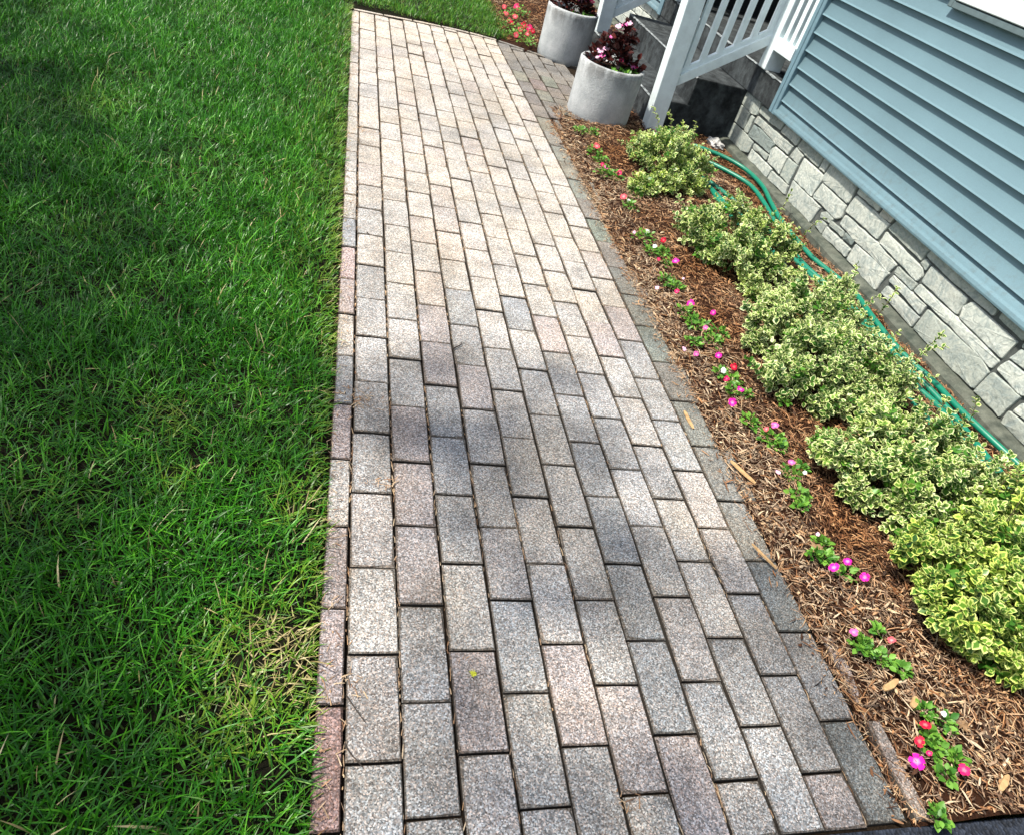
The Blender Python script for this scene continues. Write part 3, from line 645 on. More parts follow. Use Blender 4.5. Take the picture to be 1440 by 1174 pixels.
def pot(x, y, r, h, label, plabel, blooms, seed):
    p = empty('flower_pot', (x, y, 0)); tag(p, label, 'pot', 'round concrete flower pots by the stairs')
    prof = [(r * .93, -0.01), (r * .965, 0.002), (r * .975, .02), (r * .985, h * .5), (r, h * .9), (r, h - .006), (r - .006, h), (r - .020, h), (r - .026, h - .006), (r - .028, h - .09), (r - .03, h - .10)]
    V, Fc = lathe(prof)
    mobj('pot_wall', V, Fc, M['pot'], p, smooth=True)
    V = [(0, 0, h - .034)] + [((r - .022) * math.cos(a), (r - .022) * math.sin(a), h - .04) for a in np.linspace(0, 2 * math.pi, 33)[:-1]]
    mobj('potting_soil', V, [(0, i + 1, (i + 1) % 32 + 1) for i in range(32)], M['bed'], p)
    q = empty('begonia_plant', (x, y, h - .035)); tag(q, plabel, 'flowers', 'begonias growing in the pots')
    g = np.random.default_rng(seed); n = 620
    cs = np.array([[-.03, .03, .10], [.03, .02, .13], [.0, -.03, .08], [-.10, .0, .03], [.10, -.02, .02], [.04, .06, .17]]) * (r / .19); ci = g.integers(0, 6, n)
    dr = rand_dirs(n, -.5, g); pos = cs[ci] + dr * (0.028 + .045 * g.random((n, 1))) ; pos[:, 2] = np.maximum(pos[:, 2], .004)
    rr = np.hypot(pos[:, 0], pos[:, 1]); f = np.minimum(1, (r - .035) / np.maximum(rr, 1e-6)); lim = pos[:, 2] < .05; pos[lim, 0] *= f[lim]; pos[lim, 1] *= f[lim]
    dirs = nrm(dr + np.array([0, 0, .15]) + g.normal(0, .4, (n, 3)))
    mass('foliage', [leaves(pos, dirs, g.uniform(.022, .042, n), g.random(n), g.random(n) ** 2, width=1.2)], M['beg'], q)
    for k_ in range(9):
        a = g.uniform(0, 6.3); e = Vector((cs[k_ % 6][0], cs[k_ % 6][1], cs[k_ % 6][2])); V, Fc = tube([(0.03 * math.cos(a), .03 * math.sin(a), -.002), e * .5, e], .0025, 5)
        mobj('stem', V, Fc, M['stem'], q)
    # green under-leaves near the rim
    n = 130; a = g.uniform(-1.9, .6, n); rr = g.uniform(r * .45, r - .035, n); pos = np.stack([rr * np.cos(a), rr * np.sin(a), g.uniform(.0, .03, n)], 1)
    mass('green_foliage', [leaves(pos, rand_dirs(n, 0.1, g), g.uniform(.015, .028, n), g.random(n), g.random(n))], M['imp'], q)
    for (bx, by, bz, col, s) in blooms:
        flower_obj((x + bx, y + by, h - .035 + bz), (-.3 + rnd.uniform(-.3, .3), -.5, .9), s, col, q, (x, y, h - .035))
    return p
pot(1.485, 3.765, .190, .315, 'grey concrete flower pot standing on mulch beside the near railing post', 'tall dark leaved begonia with pale pink flowers in the near pot',
    [(-.095, -.01, .085, 'pale', .045), (-.075, -.02, .100, 'pale', .04), (-.085, -.03, .065, 'pink', .04), (-.02, .05, .21, 'pale', .04), (.01, .04, .225, 'pink', .035), (.03, .05, .20, 'pale', .03), (.09, -.03, .055, 'pale', .034), (.105, -.05, .045, 'pink', .035), (.0, .0, .15, 'pale', .03), (.06, .02, .12, 'pale', .03), (.045, .06, .235, 'pale', .034), (-.04, -.03, .06, 'coral', .03), (-.11, -.03, .05, 'pale', .028), (.02, -.06, .07, 'crimson', .03), (-.05, .01, .16, 'pink', .03), (.13, -.03, .05, 'crimson', .025)], 5)
pot(1.520, 4.985, .182, .325, 'grey concrete flower pot on the paving near the far railing, sooty under its rim', 'low begonia with pink flowers in the far pot against the railing',
    [(.05, -.03, .09, 'pale', .05), (.08, -.02, .11, 'crimson', .045), (.11, -.0, .10, 'crimson', .045), (.02, .0, .1, 'pink', .04), (-.06, -.02, .07, 'pale', .03)], 8)

# ------------------------------------------------------------------ garden hose, one long coil
def wp(pts, zs):
    return [gz(x, y, z) for (x, y), z in zip(pts, zs)]
s1 = [(975, 205), (985, 208), (1020, 222), (1050, 240), (1072, 262), (1084, 285), (1098, 310), (1118, 335), (1142, 362), (1166, 382), (1200, 410), (1226, 445), (1252, 478), (1282, 510), (1312, 536), (1347, 573), (1386, 610), (1440, 660), (1500, 715)]
s2 = [(1470, 730), (1440, 700), (1398, 655), (1368, 618), (1340, 583), (1305, 545), (1278, 520), (1243, 480), (1218, 452), (1192, 425), (1158, 397), (1128, 370), (1104, 338), (1086, 306), (1074, 285), (1056, 262), (1028, 244), (990, 226), (970, 226)]
s3 = [(975, 243), (1000, 258), (1024, 276), (1052, 298), (1090, 335), (1120, 368), (1160, 405), (1200, 440), (1240, 490), (1285, 540), (1322, 575), (1362, 630), (1420, 690), (1480, 750)]
s4 = [(1460, 765), (1400, 700), (1345, 640), (1300, 585), (1270, 550), (1225, 500), (1180, 455), (1130, 405), (1085, 352), (1046, 306), (1022, 288), (1000, 266), (985, 250)]
s5 = [(980, 252), (998, 264), (1010, 282), (1028, 303), (1056, 345), (1080, 370)]
hz = lambda n, a, b: [a + (b - a) * (0.5 + 0.5 * math.sin(i * 1.3)) for i in range(n)]
coil = wp(s1, hz(len(s1), .034, .046)) + wp(s2, hz(len(s2), .030, .040)) + wp(s3, hz(len(s3), .026, .034)) + wp(s4, hz(len(s4), .028, .036)) + wp(s5, hz(len(s5), .030, .04))
sp = spline(coil, 7)
V, Fc = tube(sp, 0.0118, 14)
hz_o = mobj('garden_hose', V, Fc, M['hose'], None, smooth=True); tag(hz_o, 'green garden hose laid in long loops on the mulch between shrubs and stone wall', 'hose')
bandv, bandf = [], []
for (px_, py_, z_) in ((1092, 305, .044), (1100, 322, .044), (1352, 580, .046)):
    pass

# ------------------------------------------------------------------ variegated shrubs
def shrub(label, blobs, dlo, dhi, seed, sprays=(), size=0.025, plain=0.06):
    g = np.random.default_rng(seed); cs = []
    for (px_, py_, rp, z) in blobs:
        c = gz(px_, py_, z); cs.append((np.array(c), rp * (c - CAM).length / F * 0.92))
    base = Vector(tuple(sum(c for c, r_ in cs) / len(cs))); base.z = 0.0
    root = empty('variegated_shrub', base); tag(root, label, 'shrub', 'variegated shrubs along the house wall')
    B0 = np.array(base); parts = []; stems_V, stems_F = [], []
    for c, r_ in cs:
        ns = int(1150 * r_ * r_ / .01 * .115 * 1.22) + 24
        dr = rand_dirs(ns, -.35, g); rz_ = min(r_, c[2] * 1.0)
        ph = g.uniform(0, 6.3, 3); lump = np.sin(dr[:, 0] * 6 + ph[0]) * np.sin(dr[:, 1] * 6 + ph[1]) + .6 * np.sin(dr[:, 0] * 13 + dr[:, 1] * 9 + ph[2])
        keepS = lump > 0.0; dr, lump = dr[keepS], lump[keepS]; ns = len(dr)
        rad = g.uniform(.52, .96, ns) + .20 * lump + (g.random(ns) < .13) * g.uniform(.1, .42, ns)
        tip = c + dr * np.array([r_, r_, rz_]) * rad[:, None]; tip[:, 2] = np.maximum(tip[:, 2], .03)
        ax = nrm(dr + np.array([0, 0, .55]) + g.normal(0, .28, (ns, 3)))
        dS = g.uniform(dlo, dhi, ns); dS[g.random(ns) < plain] = .97; rS = g.uniform(.1, .9, ns)
        for lev in range(5):
            for sd in (0, 1):
                off = -lev * g.uniform(.009, .013, ns); pos = tip + ax * off[:, None] + g.normal(0, .0012, (ns, 3))
                per = nrm(np.cross(ax, np.array([0.3, 0.2, 1.0]) + 0 * ax)); per2 = np.cross(ax, per); th = lev * 1.5708 + sd * np.pi + g.normal(0, .25, ns) + np.arange(ns) * 1.7
                out = per * np.cos(th)[:, None] + per2 * np.sin(th)[:, None]
                spread = .45 + .28 * lev; dirs = nrm(ax * (1 / (1 + lev * .6)) + out * spread)
                ln = size * g.uniform(.85, 1.12, ns) * np.array([.62, .88, 1.05, 1.1, 1.05])[lev] * g.uniform(.8, 1.2, ns)
                keep = pos[:, 2] > .012
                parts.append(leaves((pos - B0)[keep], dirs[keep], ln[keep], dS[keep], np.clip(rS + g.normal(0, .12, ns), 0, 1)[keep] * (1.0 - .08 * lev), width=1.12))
        for i in range(0, ns, 6):
            e = Vector(tip[i] - B0); s_ = Vector(c - B0); s_.z = .0; s_ = s_ * .45 + Vector((g.normal(0, .02), g.normal(0, .02), .0))
            V, Fc = tube([s_, (s_ + e) * .5 + Vector((0, 0, .012)), e], [.0026, .0018, .001], 4); b = len(stems_V)
            stems_V += V; stems_F += [tuple(b + q for q in f) for f in Fc]
    for (x1, y1, z1, x2, y2, z2, n) in sprays:       # long loose shoots
        a, b_ = Vector(gz(x1, y1, z1)), Vector(gz(x2, y2, z2)); mid = (a + b_) * .5 + Vector((rnd.uniform(-.01, .01), 0, .02))
        pts = spline([a, mid, b_], 8); V, Fc = tube([p - base for p in pts], .0013, 4); bb = len(stems_V); stems_V += V; stems_F += [tuple(bb + q for q in f) for f in Fc]
        t = np.linspace(.15, 1, n); P = np.array([np.array(pts[min(int(q * (len(pts) - 1)), len(pts) - 1)]) for q in t]); axv = nrm(np.tile(np.array((b_ - a)), (n, 1)))
        for sd in (-1, 1):
            th = np.arange(n) * 1.5708; per = nrm(np.cross(axv, np.array([0, 0, 1.0]) + 0 * axv)); per2 = np.cross(axv, per); out = (per * np.cos(th)[:, None] + per2 * np.sin(th)[:, None]) * sd
            parts.append(leaves(P - B0, nrm(axv * .5 + out), g.uniform(.013, .021, n), g.uniform(dlo, dhi, n), g.random(n) * .7, width=1.1))
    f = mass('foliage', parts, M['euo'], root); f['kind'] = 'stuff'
    mobj('stems', stems_V, stems_F, M['stem'], root)['kind'] = 'stuff'
    return root
shrub('smallest rounded variegated shrub, in front of the railing post at the stairs', [(935, 222, 44, .13), (900, 212, 26, .10), (965, 232, 34, .11), (905, 262, 24, .06), (975, 262, 22, .07), (940, 255, 26, .08), (955, 195, 20, .17)], .0, .75, 21,
      [(925, 200, .16, 918, 152, .27, 9), (940, 200, .16, 941, 158, .26, 8), (970, 205, .14, 978, 172, .2, 7)], .0195, .14)
shrub('wide variegated shrub with a shoot reaching over the hose, second from the stairs', [(980, 318, 36, .12), (1030, 318, 40, .13), (1070, 338, 38, .13), (1040, 360, 44, .11), (1085, 378, 34, .08), (1000, 350, 28, .08), (1110, 350, 20, .12), (1060, 405, 24, .06)], .0, .55, 22,
      [(1120, 340, .14, 1160, 308, .2, 9), (1090, 320, .12, 1112, 270, .12, 8), (1045, 300, .12, 1050, 280, .17, 5)], .0195, .16)
shrub('large pale cream edged shrub in the middle of the row', [(1080, 450, 42, .13), (1128, 440, 50, .15), (1168, 445, 44, .15), (1150, 495, 56, .14), (1205, 495, 44, .14), (1250, 530, 40, .13), (1105, 530, 44, .10), (1180, 545, 46, .09), (1185, 405, 20, .2), (1060, 480, 22, .07), (1165, 572, 30, .07), (1100, 425, 28, .09), (1240, 560, 30, .08)], .0, .35, 23,
      [(1190, 420, .18, 1205, 372, .24, 8), (1280, 510, .14, 1330, 488, .2, 9), (1230, 450, .15, 1262, 405, .22, 9), (1290, 500, .1, 1325, 470, .24, 8), (1215, 430, .15, 1240, 420, .22, 5)], .0195, .08)
shrub('sprawling cream and green shrub below the largest pale one, dark gaps inside', [(1180, 640, 38, .11), (1235, 612, 44, .13), (1290, 615, 48, .14), (1335, 625, 30, .14), (1245, 665, 52, .13), (1310, 680, 58, .13), (1370, 680, 44, .12), (1205, 690, 30, .08), (1270, 725, 40, .08), (1160, 620, 20, .06), (1235, 580, 30, .09), (1330, 740, 30, .09)], .0, .5, 24,
      [(1360, 600, .14, 1372, 560, .2, 8), (1310, 590, .14, 1330, 560, .17, 7), (1180, 640, .1, 1150, 632, .1, 6)], .0205, .10)
shrub('nearest shrub with bright yellow green leaf edges, closest to the driveway', [(1320, 790, 50, .12), (1390, 780, 58, .14), (1425, 720, 46, .14), (1345, 850, 52, .11), (1415, 850, 60, .13), (1290, 765, 28, .09), (1430, 920, 38, .08), (1470, 780, 60, .14), (1365, 905, 30, .06), (1480, 880, 50, .12)], .45, .87, 25,
      [(1400, 690, .16, 1440, 650, .2, 8)], .0215, .10)

# ------------------------------------------------------------------ impatiens
def impatiens(label, leafpx, blooms, group='impatiens planted along the paving'):
    c = gz(leafpx[0][0], leafpx[0][1], .02); base = Vector((c.x, c.y, .005)); root = empty('impatiens_plant', base); tag(root, label, 'flowers', group)
    g = np.random.default_rng(int(leafpx[0][0] * 7 + leafpx[0][1])); parts = []
    for lp in leafpx:
        (x, y, rp) = lp[:3]; c = np.array(gz(x, y, .03)); rr = rp * (Vector(c) - CAM).length / F; n = int(20 + rr * 1300); rr *= 1.18
        dr = rand_dirs(n, -.1, g); pos = c + dr * rr * np.array([1, 1, .7]) * g.uniform(.3, 1, (n, 1)); pos[:, 2] = np.maximum(pos[:, 2], .012)
        parts.append(leaves(pos - np.array(base), nrm(dr * np.array([1, 1, .3]) + g.normal(0, .3, (n, 3)) + np.array([0, 0, .25])), g.uniform(.008, .021, n), g.random(n), g.random(n), width=.95))
        V, Fc = tube([Vector((0, 0, -.004)), Vector(c) - base], .0018, 4); mobj('stem', V, Fc, M['imp'], root)
    mass('foliage', parts, M['imp'], root)
    for (x, y, col, spx) in blooms:
        p = gz(x, y, .055); s = spx * (p - CAM).length / F
        nv = ((CAM - p).normalized() * .9 + Vector((rnd.uniform(-.5, .5), rnd.uniform(-.5, .5), .5))).normalized()
        flower_obj(p, nv, s * .84, col, root, base)
IMP = [
 ('tiny flowerless impatiens seedling at the foot of the near flower pot', [(815, 185, 8), (832, 188, 8)], []),
 ('red flowered impatiens at the head of the bed, next below the pot', [(835, 215, 10), (845, 228, 10)], [(839, 206, 'coral', 12), (847, 232, 'crimson', 7)]),
 ('pink flowered impatiens between paving edge and smallest shrub', [(850, 245, 11), (865, 250, 10)], [(852, 236, 'pink', 9), (871, 244, 'crimson', 9)]),
 ('coral flowered impatiens just below the smallest shrub', [(885, 292, 10), (893, 275, 7)], [(877, 277, 'coral', 11), (884, 283, 'white', 7)]),
 ('white flowered impatiens left of the second shrub', [(905, 335, 13), (915, 355, 9)], [(910, 326, 'white', 9), (921, 347, 'white', 8), (892, 327, 'pale', 6)]),
 ('impatiens with dark red bloom and one magenta bloom below the white one', [(932, 358, 10), (938, 372, 7)], [(933, 338, 'red', 10), (950, 368, 'magenta', 12), (926, 365, 'crimson', 7)]),
 ('faded impatiens with small pale buds', [(938, 397, 12), (950, 405, 10)], [(924, 405, 'pale', 7), (952, 410, 'crimson', 8), (961, 392, 'pale', 5)]),
 ('impatiens with one large magenta bloom left of the middle shrub', [(962, 440, 12), (975, 455, 10)], [(971, 427, 'magenta', 13)]),
 ('impatiens with two bright blooms at the edge of the middle shrub', [(985, 460, 11), (1010, 470, 12)], [(1003, 440, 'magenta', 10), (992, 461, 'pink', 9)]),
 ('cluster of three pale pink impatiens blooms nearest the paving edge', [(975, 482, 9), (1000, 480, 11)], [(962, 491, 'pale', 9), (979, 498, 'pink', 10), (1010, 500, 'magenta', 11)]),
 ('impatiens with a white bloom between red ones', [(1012, 525, 9), (1028, 535, 9)], [(1032, 516, 'red', 12), (1017, 521, 'white', 10), (1021, 533, 'crimson', 10)]),
 ('impatiens with two large purple pink blooms', [(1030, 550, 10), (1048, 555, 7)], [(1041, 548, 'magenta', 13), (1030, 566, 'magenta', 14)]),
 ('impatiens with a flat pink bloom in the gap between middle and sprawling shrub', [(1055, 595, 11), (1085, 620, 16), (1095, 630, 10)], [(1090, 598, 'pink', 14), (1078, 603, 'coral', 9)]),
 ('impatiens with two small pale blooms beside the sprawling shrub', [(1112, 668, 12), (1125, 660, 9)], [(1113, 650, 'pink', 11), (1094, 664, 'pale', 9), (1132, 664, 'white', 7)]),
 ('flowerless bright green impatiens seedling in open mulch', [(1122, 695, 12), (1126, 712, 9)], []),
 ('impatiens with three magenta blooms in a row on open mulch', [(1155, 765, 11), (1160, 785, 9), (1190, 805, 10), (1145, 780, 7)], [(1173, 798, 'magenta', 17), (1192, 789, 'magenta', 14), (1216, 811, 'magenta', 15), (1150, 751, 'pale', 7)]),
 ('low impatiens with half closed pink bloom near the last edging stone', [(1208, 905, 12), (1218, 915, 11), (1236, 925, 11), (1235, 888, 6)], [(1200, 889, 'pink', 14), (1254, 900, 'coral', 11)]),
 ('small leafy sprig without flowers in the mulch below the nearest shrub', [(1268, 941, 7)], []),
 ('impatiens with red and magenta blooms closest to the driveway', [(1300, 1000, 9), (1325, 1015, 11), (1315, 1050, 13), (1308, 1035, 9), (1345, 1068, 9), (1330, 1090, 8)], [(1301, 1019, 'red', 15), (1293, 1042, 'red', 15), (1288, 1070, 'magenta', 22), (1356, 1083, 'crimson', 17), (1327, 1003, 'white', 8), (1307, 1059, 'crimson', 8)]),
 ('tiny green weed at the corner where paving, mulch and driveway meet', [(1320, 1148, 9)], []),
]
for a in IMP: impatiens(*a)
for i, (lab, lp, bl) in enumerate([
 ('clump of coral impatiens behind the far pot, next to the lawn', [(715, 25, 12), (712, 38, 10), (730, 20, 12)], [(712, 20, 'coral', 9), (724, 24, 'coral', 9), (716, 30, 'coral', 8), (727, 10, 'crimson', 10), (709, 10, 'coral', 7), (720, 33, 'red', 7)]),
 ('clump of red impatiens against the far pot', [(733, 50, 14), (740, 62, 12), (722, 50, 8)], [(736, 36, 'red', 10), (744, 40, 'crimson', 11), (732, 42, 'coral', 10), (726, 50, 'coral', 9), (742, 48, 'coral', 8), (749, 44, 'red', 8)])]):
    impatiens(lab, lp, bl, 'impatiens in the far bed')

# ------------------------------------------------------------------ bark mulch
def mulch(name, rects, dens, label):
    parts = []
    for (x0, x1, y0, y1, dn, edge) in rects:
        n = int((x1 - x0) * (y1 - y0) * dn * dens); x = rng.uniform(x0, x1, n); y = rng.uniform(y0, y1, n)
        z = bed_h(x, y) + rng.random(n) * .012 + .002 if edge else .012 + .012 * vnoise(x, y, 7, 3) + rng.random(n) * .01
        if edge == 'spill': z = .003 + rng.random(n) * .005; kx = rng.random(n) < np.clip((x - 1.09) / .09, 0, 1) ** 1.6 * (vnoise(x, y, 9, 71) + .35); x, y, z = x[kx], y[kx], z[kx]; n = len(x)
        ln = .008 + .036 * rng.random(n) ** 2.0 + (rng.random(n) < .04) * .022; wd = rng.uniform(.0010, .0036, n) + (rng.random(n) < .09) * rng.uniform(.001, .006, n)
        a = rng.uniform(0, 2 * np.pi, n); tilt = rng.normal(0, .28, n)
        Y = np.stack([np.cos(a) * np.cos(tilt), np.sin(a) * np.cos(tilt), np.sin(tilt)], 1); up = np.tile([0, 0, 1.0], (n, 1)) + rng.normal(0, .5, (n, 3)); X, Y, Z = frames(Y, up)
        pale = np.clip(vnoise(x, y, 5, 9) * .9 - .15 + (np.exp(-((x - 1.24) / .10) ** 2) * .6 if edge else 0), 0, 1)
        r = np.clip(rng.beta(1.5, 1.5, n) + .16 * (pale - .3), 0, 1); d = np.clip(pale * rng.random(n) * 1.5, 0, 1)
        for v in range(6):                                     # six bent splinter shapes
            g = np.random.default_rng(60 + v); bend = g.uniform(-.35, .35); tw = g.uniform(.1, .45); k_ = slice(v, None, 6)
            ys = [0, .33, .7, 1.0]; ws = [.35, 1, .85, g.uniform(.05, .5)]; bx = [0, bend * .6, bend * .5, 0]; bz = [0, g.uniform(-.05, .16), g.uniform(-.05, .16), 0]
            tv, L = [], []
            for q in range(4):
                w = ws[q]; tv += [[-w, ys[q], 0], [0, ys[q], tw + .5 * w], [w, ys[q], 0]]
            tv = np.array(tv, float); off = np.zeros_like(tv); 
            for q in range(4): off[q * 3:q * 3 + 3, 0] = bx[q]; off[q * 3:q * 3 + 3, 2] = bz[q]
            F4 = []
            for q in range(3):
                b = q * 3; F4 += [[b, b + 1, b + 4, b + 3], [b + 1, b + 2, b + 5, b + 4]]
            N = len(x[k_]); scw = np.stack([wd[k_] * .5, ln[k_], wd[k_] * .5], 1); P = np.stack([x, y, z], 1)[k_] - Y[k_] * (ln[k_] * .5)[:, None]
            V, Fo, col = inst(tv, {4: np.array(F4)}, np.tile([.0, 1, 0.], 4), P, X[k_], Y[k_], Z[k_], scw, r[k_], d[k_])
            offw = (X[k_][:, None, :] * off[None, :, 0:1] * (ln[k_] * .35)[:, None, None] + Z[k_][:, None, :] * off[None, :, 2:3] * (ln[k_] * .5)[:, None, None]).reshape(-1, 3)
            parts.append((V + offw, Fo, col))
    return tag(mass(name, parts, M['chip']), label, None, kind='stuff')
mulch('bark_mulch', [(1.20, 2.36, -0.095, 1.0, 22000, True), (1.20, 2.36, 1.0, 2.2, 17000, True), (1.20, 2.36, 2.2, 3.80, 12000, True), (1.62, 1.80, 3.72, 5.1, 5000, True), (1.155, 1.205, -0.095, 3.5, 12000, True), (1.09, 1.19, -0.09, 3.55, 12000, 'spill')], 1.0, 'shredded brown bark mulch covering the bed beside the walkway')
mulch('bark_mulch', [(1.10, 2.36, 5.07, 7.6, 5000, False)], 1.0, 'shredded brown bark mulch in the bed beyond the far pot')

# straw and needles caught in the paving joints
def debris():
    n = 3600; P = []; ang = []
    cI = rng.integers(1, 12, n); y = -.09 + 5.0 * rng.random(n) ** 1.25
    x = np.array([lineX(int(c), yy) for c, yy in zip(cI, y)]) + rng.normal(0, .0016, n); a = np.pi / 2 + rng.normal(0, .22, n)
    den = np.clip(vnoise(x, y, 5.2, 31) * 1.9 - .75, 0, 1) + (cI <= 2) * .25 + (cI >= 11) * .5; keep = rng.random(n) < den
    x, y, a = x[keep], y[keep], a[keep]; n2 = 900; x2 = rng.normal(1.165, .018, n2); y2 = rng.uniform(-.09, 3.5, n2); a2 = np.pi / 2 + rng.normal(0, .8, n2)
    n3 = 420; x3 = np.abs(rng.normal(0, .022, n3)) + .045; y3 = rng.uniform(-.09, 4.9, n3); a3 = rng.uniform(0, 3.14, n3)
    cl = [(gz(505, 562), .030, 60), (gz(512, 185), .03, 45), (gz(545, 680), .02, 20), (gz(490, 960), .02, 24), (gz(880, 1125), .012, 14), (gz(655, 925), .008, 3)]
    for c, s, m in cl: x3 = np.append(x3, rng.normal(c.x, s, m)); y3 = np.append(y3, rng.normal(c.y, s * .7, m)); a3 = np.append(a3, rng.uniform(0, 3.14, m))
    zlow = np.full(len(x), -.0065) + rng.random(len(x)) * .003
    x = np.concatenate([x, x2, x3]); y = np.concatenate([y, y2, y3]); a = np.concatenate([a, a2, a3]); z = np.concatenate([zlow, np.full(len(x) - len(zlow), .0028)]) 
    n = len(x); Y = np.stack([np.cos(a), np.sin(a), rng.normal(0, .06, n)], 1); X, Y, Z = frames(Y, np.tile([0, 0, 1.0], (n, 1)))
    tv = np.array([[-1, -.5, 0], [1, -.5, 0], [-1, .05, .9], [1, .05, .9], [-.4, .5, 0], [.4, .5, 0]], float); tf = {4: np.array([[0, 1, 3, 2], [2, 3, 5, 4]])}
    ln = rng.uniform(.005, .026, n); w = rng.uniform(.0004, .0012, n)
    r = rng.uniform(.45, 1.0, n); d = rng.uniform(.2, 1, n)
    return tag(mass('straw_debris', [inst(tv, tf, np.zeros(6), np.stack([x, y, z], 1), X, Y, Z, np.stack([w, ln, np.full(n, .0018)], 1), r, d)], M['chip']), 'dry straw and needles lying in the joints of the walkway', None, kind='stuff')
debris()

# ------------------------------------------------------------------ lawn
patches = [(gz(385, 925), .085, 1.0), (gz(340, 1000), .09, .55), (gz(235, 600), .07, .5), (gz(470, 555), .035, .8), (gz(430, 720), .07, .6), (gz(420, 830), .04, .5), (gz(60, 720), .10, .4), (gz(130, 330), .16, .3), (gz(85, 160), .2, .3), (gz(300, 1050), .06, .4), (gz(250, 690), .05, .4), (gz(150, 150), .15, .35)]
def grass():
    parts = []
    zones = [(-1.9, .040, -.35, 1.3, 21000, 1), (-2.3, .040, 1.3, 2.8, 20000, 1), (-2.6, .040, 2.8, 5.0, 17000, 1), (-2.6, 1.14, 5.09, 6.9, 14000, 0), (-6, -2.6, -1.2, 9, 2500, 0), (-2.6, 1.1, 6.9, 10, 2500, 0), (-2.0, .03, -1.4, -.35, 7000, 1)]
    for x0, x1, y0, y1, dn, near in zones:
        n = int((x1 - x0) * (y1 - y0) * dn); x = rng.uniform(x0, x1, n); y = rng.uniform(y0, y1, n)
        if near:
            edge = np.clip((x + .05) / .09, 0, 1)
        else: edge = 0 * x
        ed5 = np.clip(1 - np.abs(y - 5.18) / .02, 0, 1)
        cl = vnoise(x, y, 8, 41) * .6 + vnoise(x, y, 21, 42) * .4; thin = vnoise(x, y, 4.5, 46)
        dry = np.zeros(n)
        for c, s, w in patches: dry = np.maximum(dry, w * np.exp(-((x - c.x) ** 2 + (y - c.y) ** 2) / (2 * s * s)) * (.55 + .75 * vnoise(x, y, 26, 48)))
        dry = np.maximum(dry, .62 * edge * (vnoise(x, y, 6, 44) > .28)); dry = np.maximum(dry, .22 * (thin > .62))
        yel = np.clip((x + .35) / .38, 0, 1) ** 2 * np.clip((y - .9) / .8, 0, 1)      # sunlit strip along the paving, its brightness put into the blade colour
        ln = (.026 + .040 * rng.random(n) ** 1.6 + .022 * cl) * (1 - .30 * dry) * (1 - .30 * edge); ln += (rng.random(n) < .03) * .028
        if y0 > 5: ln *= .9
        wd = rng.uniform(.0007, .0018, n) * (1 - .3 * dry) + (rng.random(n) < .06) * .0007
        a0 = vnoise(x, y, 5, 43) * 12.6; az = a0 + rng.normal(0, 2.2, n); tilt = np.clip(np.abs(rng.normal(.50, .36, n)) + .5 * dry, 0, 1.45)
        az = np.where(edge > .5, rng.normal(0, 1.0, n), az)       # blades at the border lean over the stones
        h = np.stack([np.cos(az), np.sin(az), 0 * az], 1); Zb = h * np.sin(tilt)[:, None] + np.array([0, 0, 1.0]) * np.cos(tilt)[:, None]
        tw = rng.normal(0, .5, n); Xb = nrm(np.cross(Zb, h) + 1e-6 + Zb * 0); Xb = nrm(Xb + np.stack([np.cos(tw * 6), np.sin(tw * 6), 0 * tw], 1) * .45); Yb = nrm(np.cross(Zb, Xb)); Xb = np.cross(Yb, Zb)
        sgn = np.sign(np.sum(Yb * h, 1)); Yb *= np.where(sgn == 0, 1, sgn)[:, None]
        dv_ = np.clip(dry * rng.uniform(.3, 1.5, n), 0, 1); dv_ = np.where(rng.random(n) < .010, .9, dv_); dv_ = np.maximum(dv_, np.where(rng.random(n) < .6 * yel, rng.uniform(.28, .48, n), 0))
        r = np.clip(rng.beta(2, 2.4, n) * .75 + .25 * cl, 0, 1)
        z = lawn_h(x, y) if near else .008 + 0 * x
        P = np.stack([x, y, z - .003], 1)
        keep = rng.random(n) > (.35 * (thin > .62) * (vnoise(x, y, 30, 45) > .5)); idx = np.where(keep)[0]
        for v in range(5):
            b = [.05, .18, .34, .55, .8][v]; s = idx[v::5]
            hs = [0, .38, .72, 1.0]; ws = [1, 1, .7, 0]; tv = []
            for q in range(3):
                t = hs[q]; tv += [[-ws[q], b * t * t, t * (1 - .30 * b * t)], [ws[q], b * t * t, t * (1 - .30 * b * t)]]
            tv.append([0, b, 1 - .30 * b]); tv = np.array(tv); tf = {4: np.array([[0, 1, 3, 2], [2, 3, 5, 4]]), 3: np.array([[4, 5, 6]])}
            ta = np.array([0, 0, .38, .38, .72, .72, 1.0])
            parts.append(inst(tv, tf, ta, P[s], Xb[s], Yb[s], Zb[s], np.stack([wd[s], ln[s], ln[s]], 1), r[s], dv_[s]))
    return tag(mass('lawn_grass', parts, M['grass']), 'dense green lawn grass with a few dry straw patches', None, kind='stuff')
grass()

# ------------------------------------------------------------------ small single things
def chip_obj(name, a, b, w, label, cat, mat, z=.03, th=.004, group=None):
    A, B_ = gz(*a, z), gz(*b, z); d = (B_ - A); L = d.length; u = d.normalized(); s = Vector((-u.y, u.x, 0)); V = []
    fr = [(0, .35, 0), (.15, .9, .06), (.5, 1.0, -.05), (.85, .8, .03), (1, .3, 0)]
    for f, ww, k_ in fr:
        c = u * (L * (f - .5)) + s * k_ * w; 
        V += [c - s * w * ww * .5, c + s * w * ww * .5, c + s * w * ww * .42 + Vector((0, 0, th)), c - s * w * ww * .42 + Vector((0, 0, th))]
    Fc = [(0, 3, 2, 1), (16, 17, 18, 19)]
    for q in range(4):
        b0 = q * 4
        for k_ in range(4): Fc.append((b0 + k_, b0 + (k_ + 1) % 4, b0 + 4 + (k_ + 1) % 4, b0 + 4 + k_))
    o = mobj(name, V, Fc, mat, None, loc=(A + B_) / 2); return tag(o, label, cat, group)
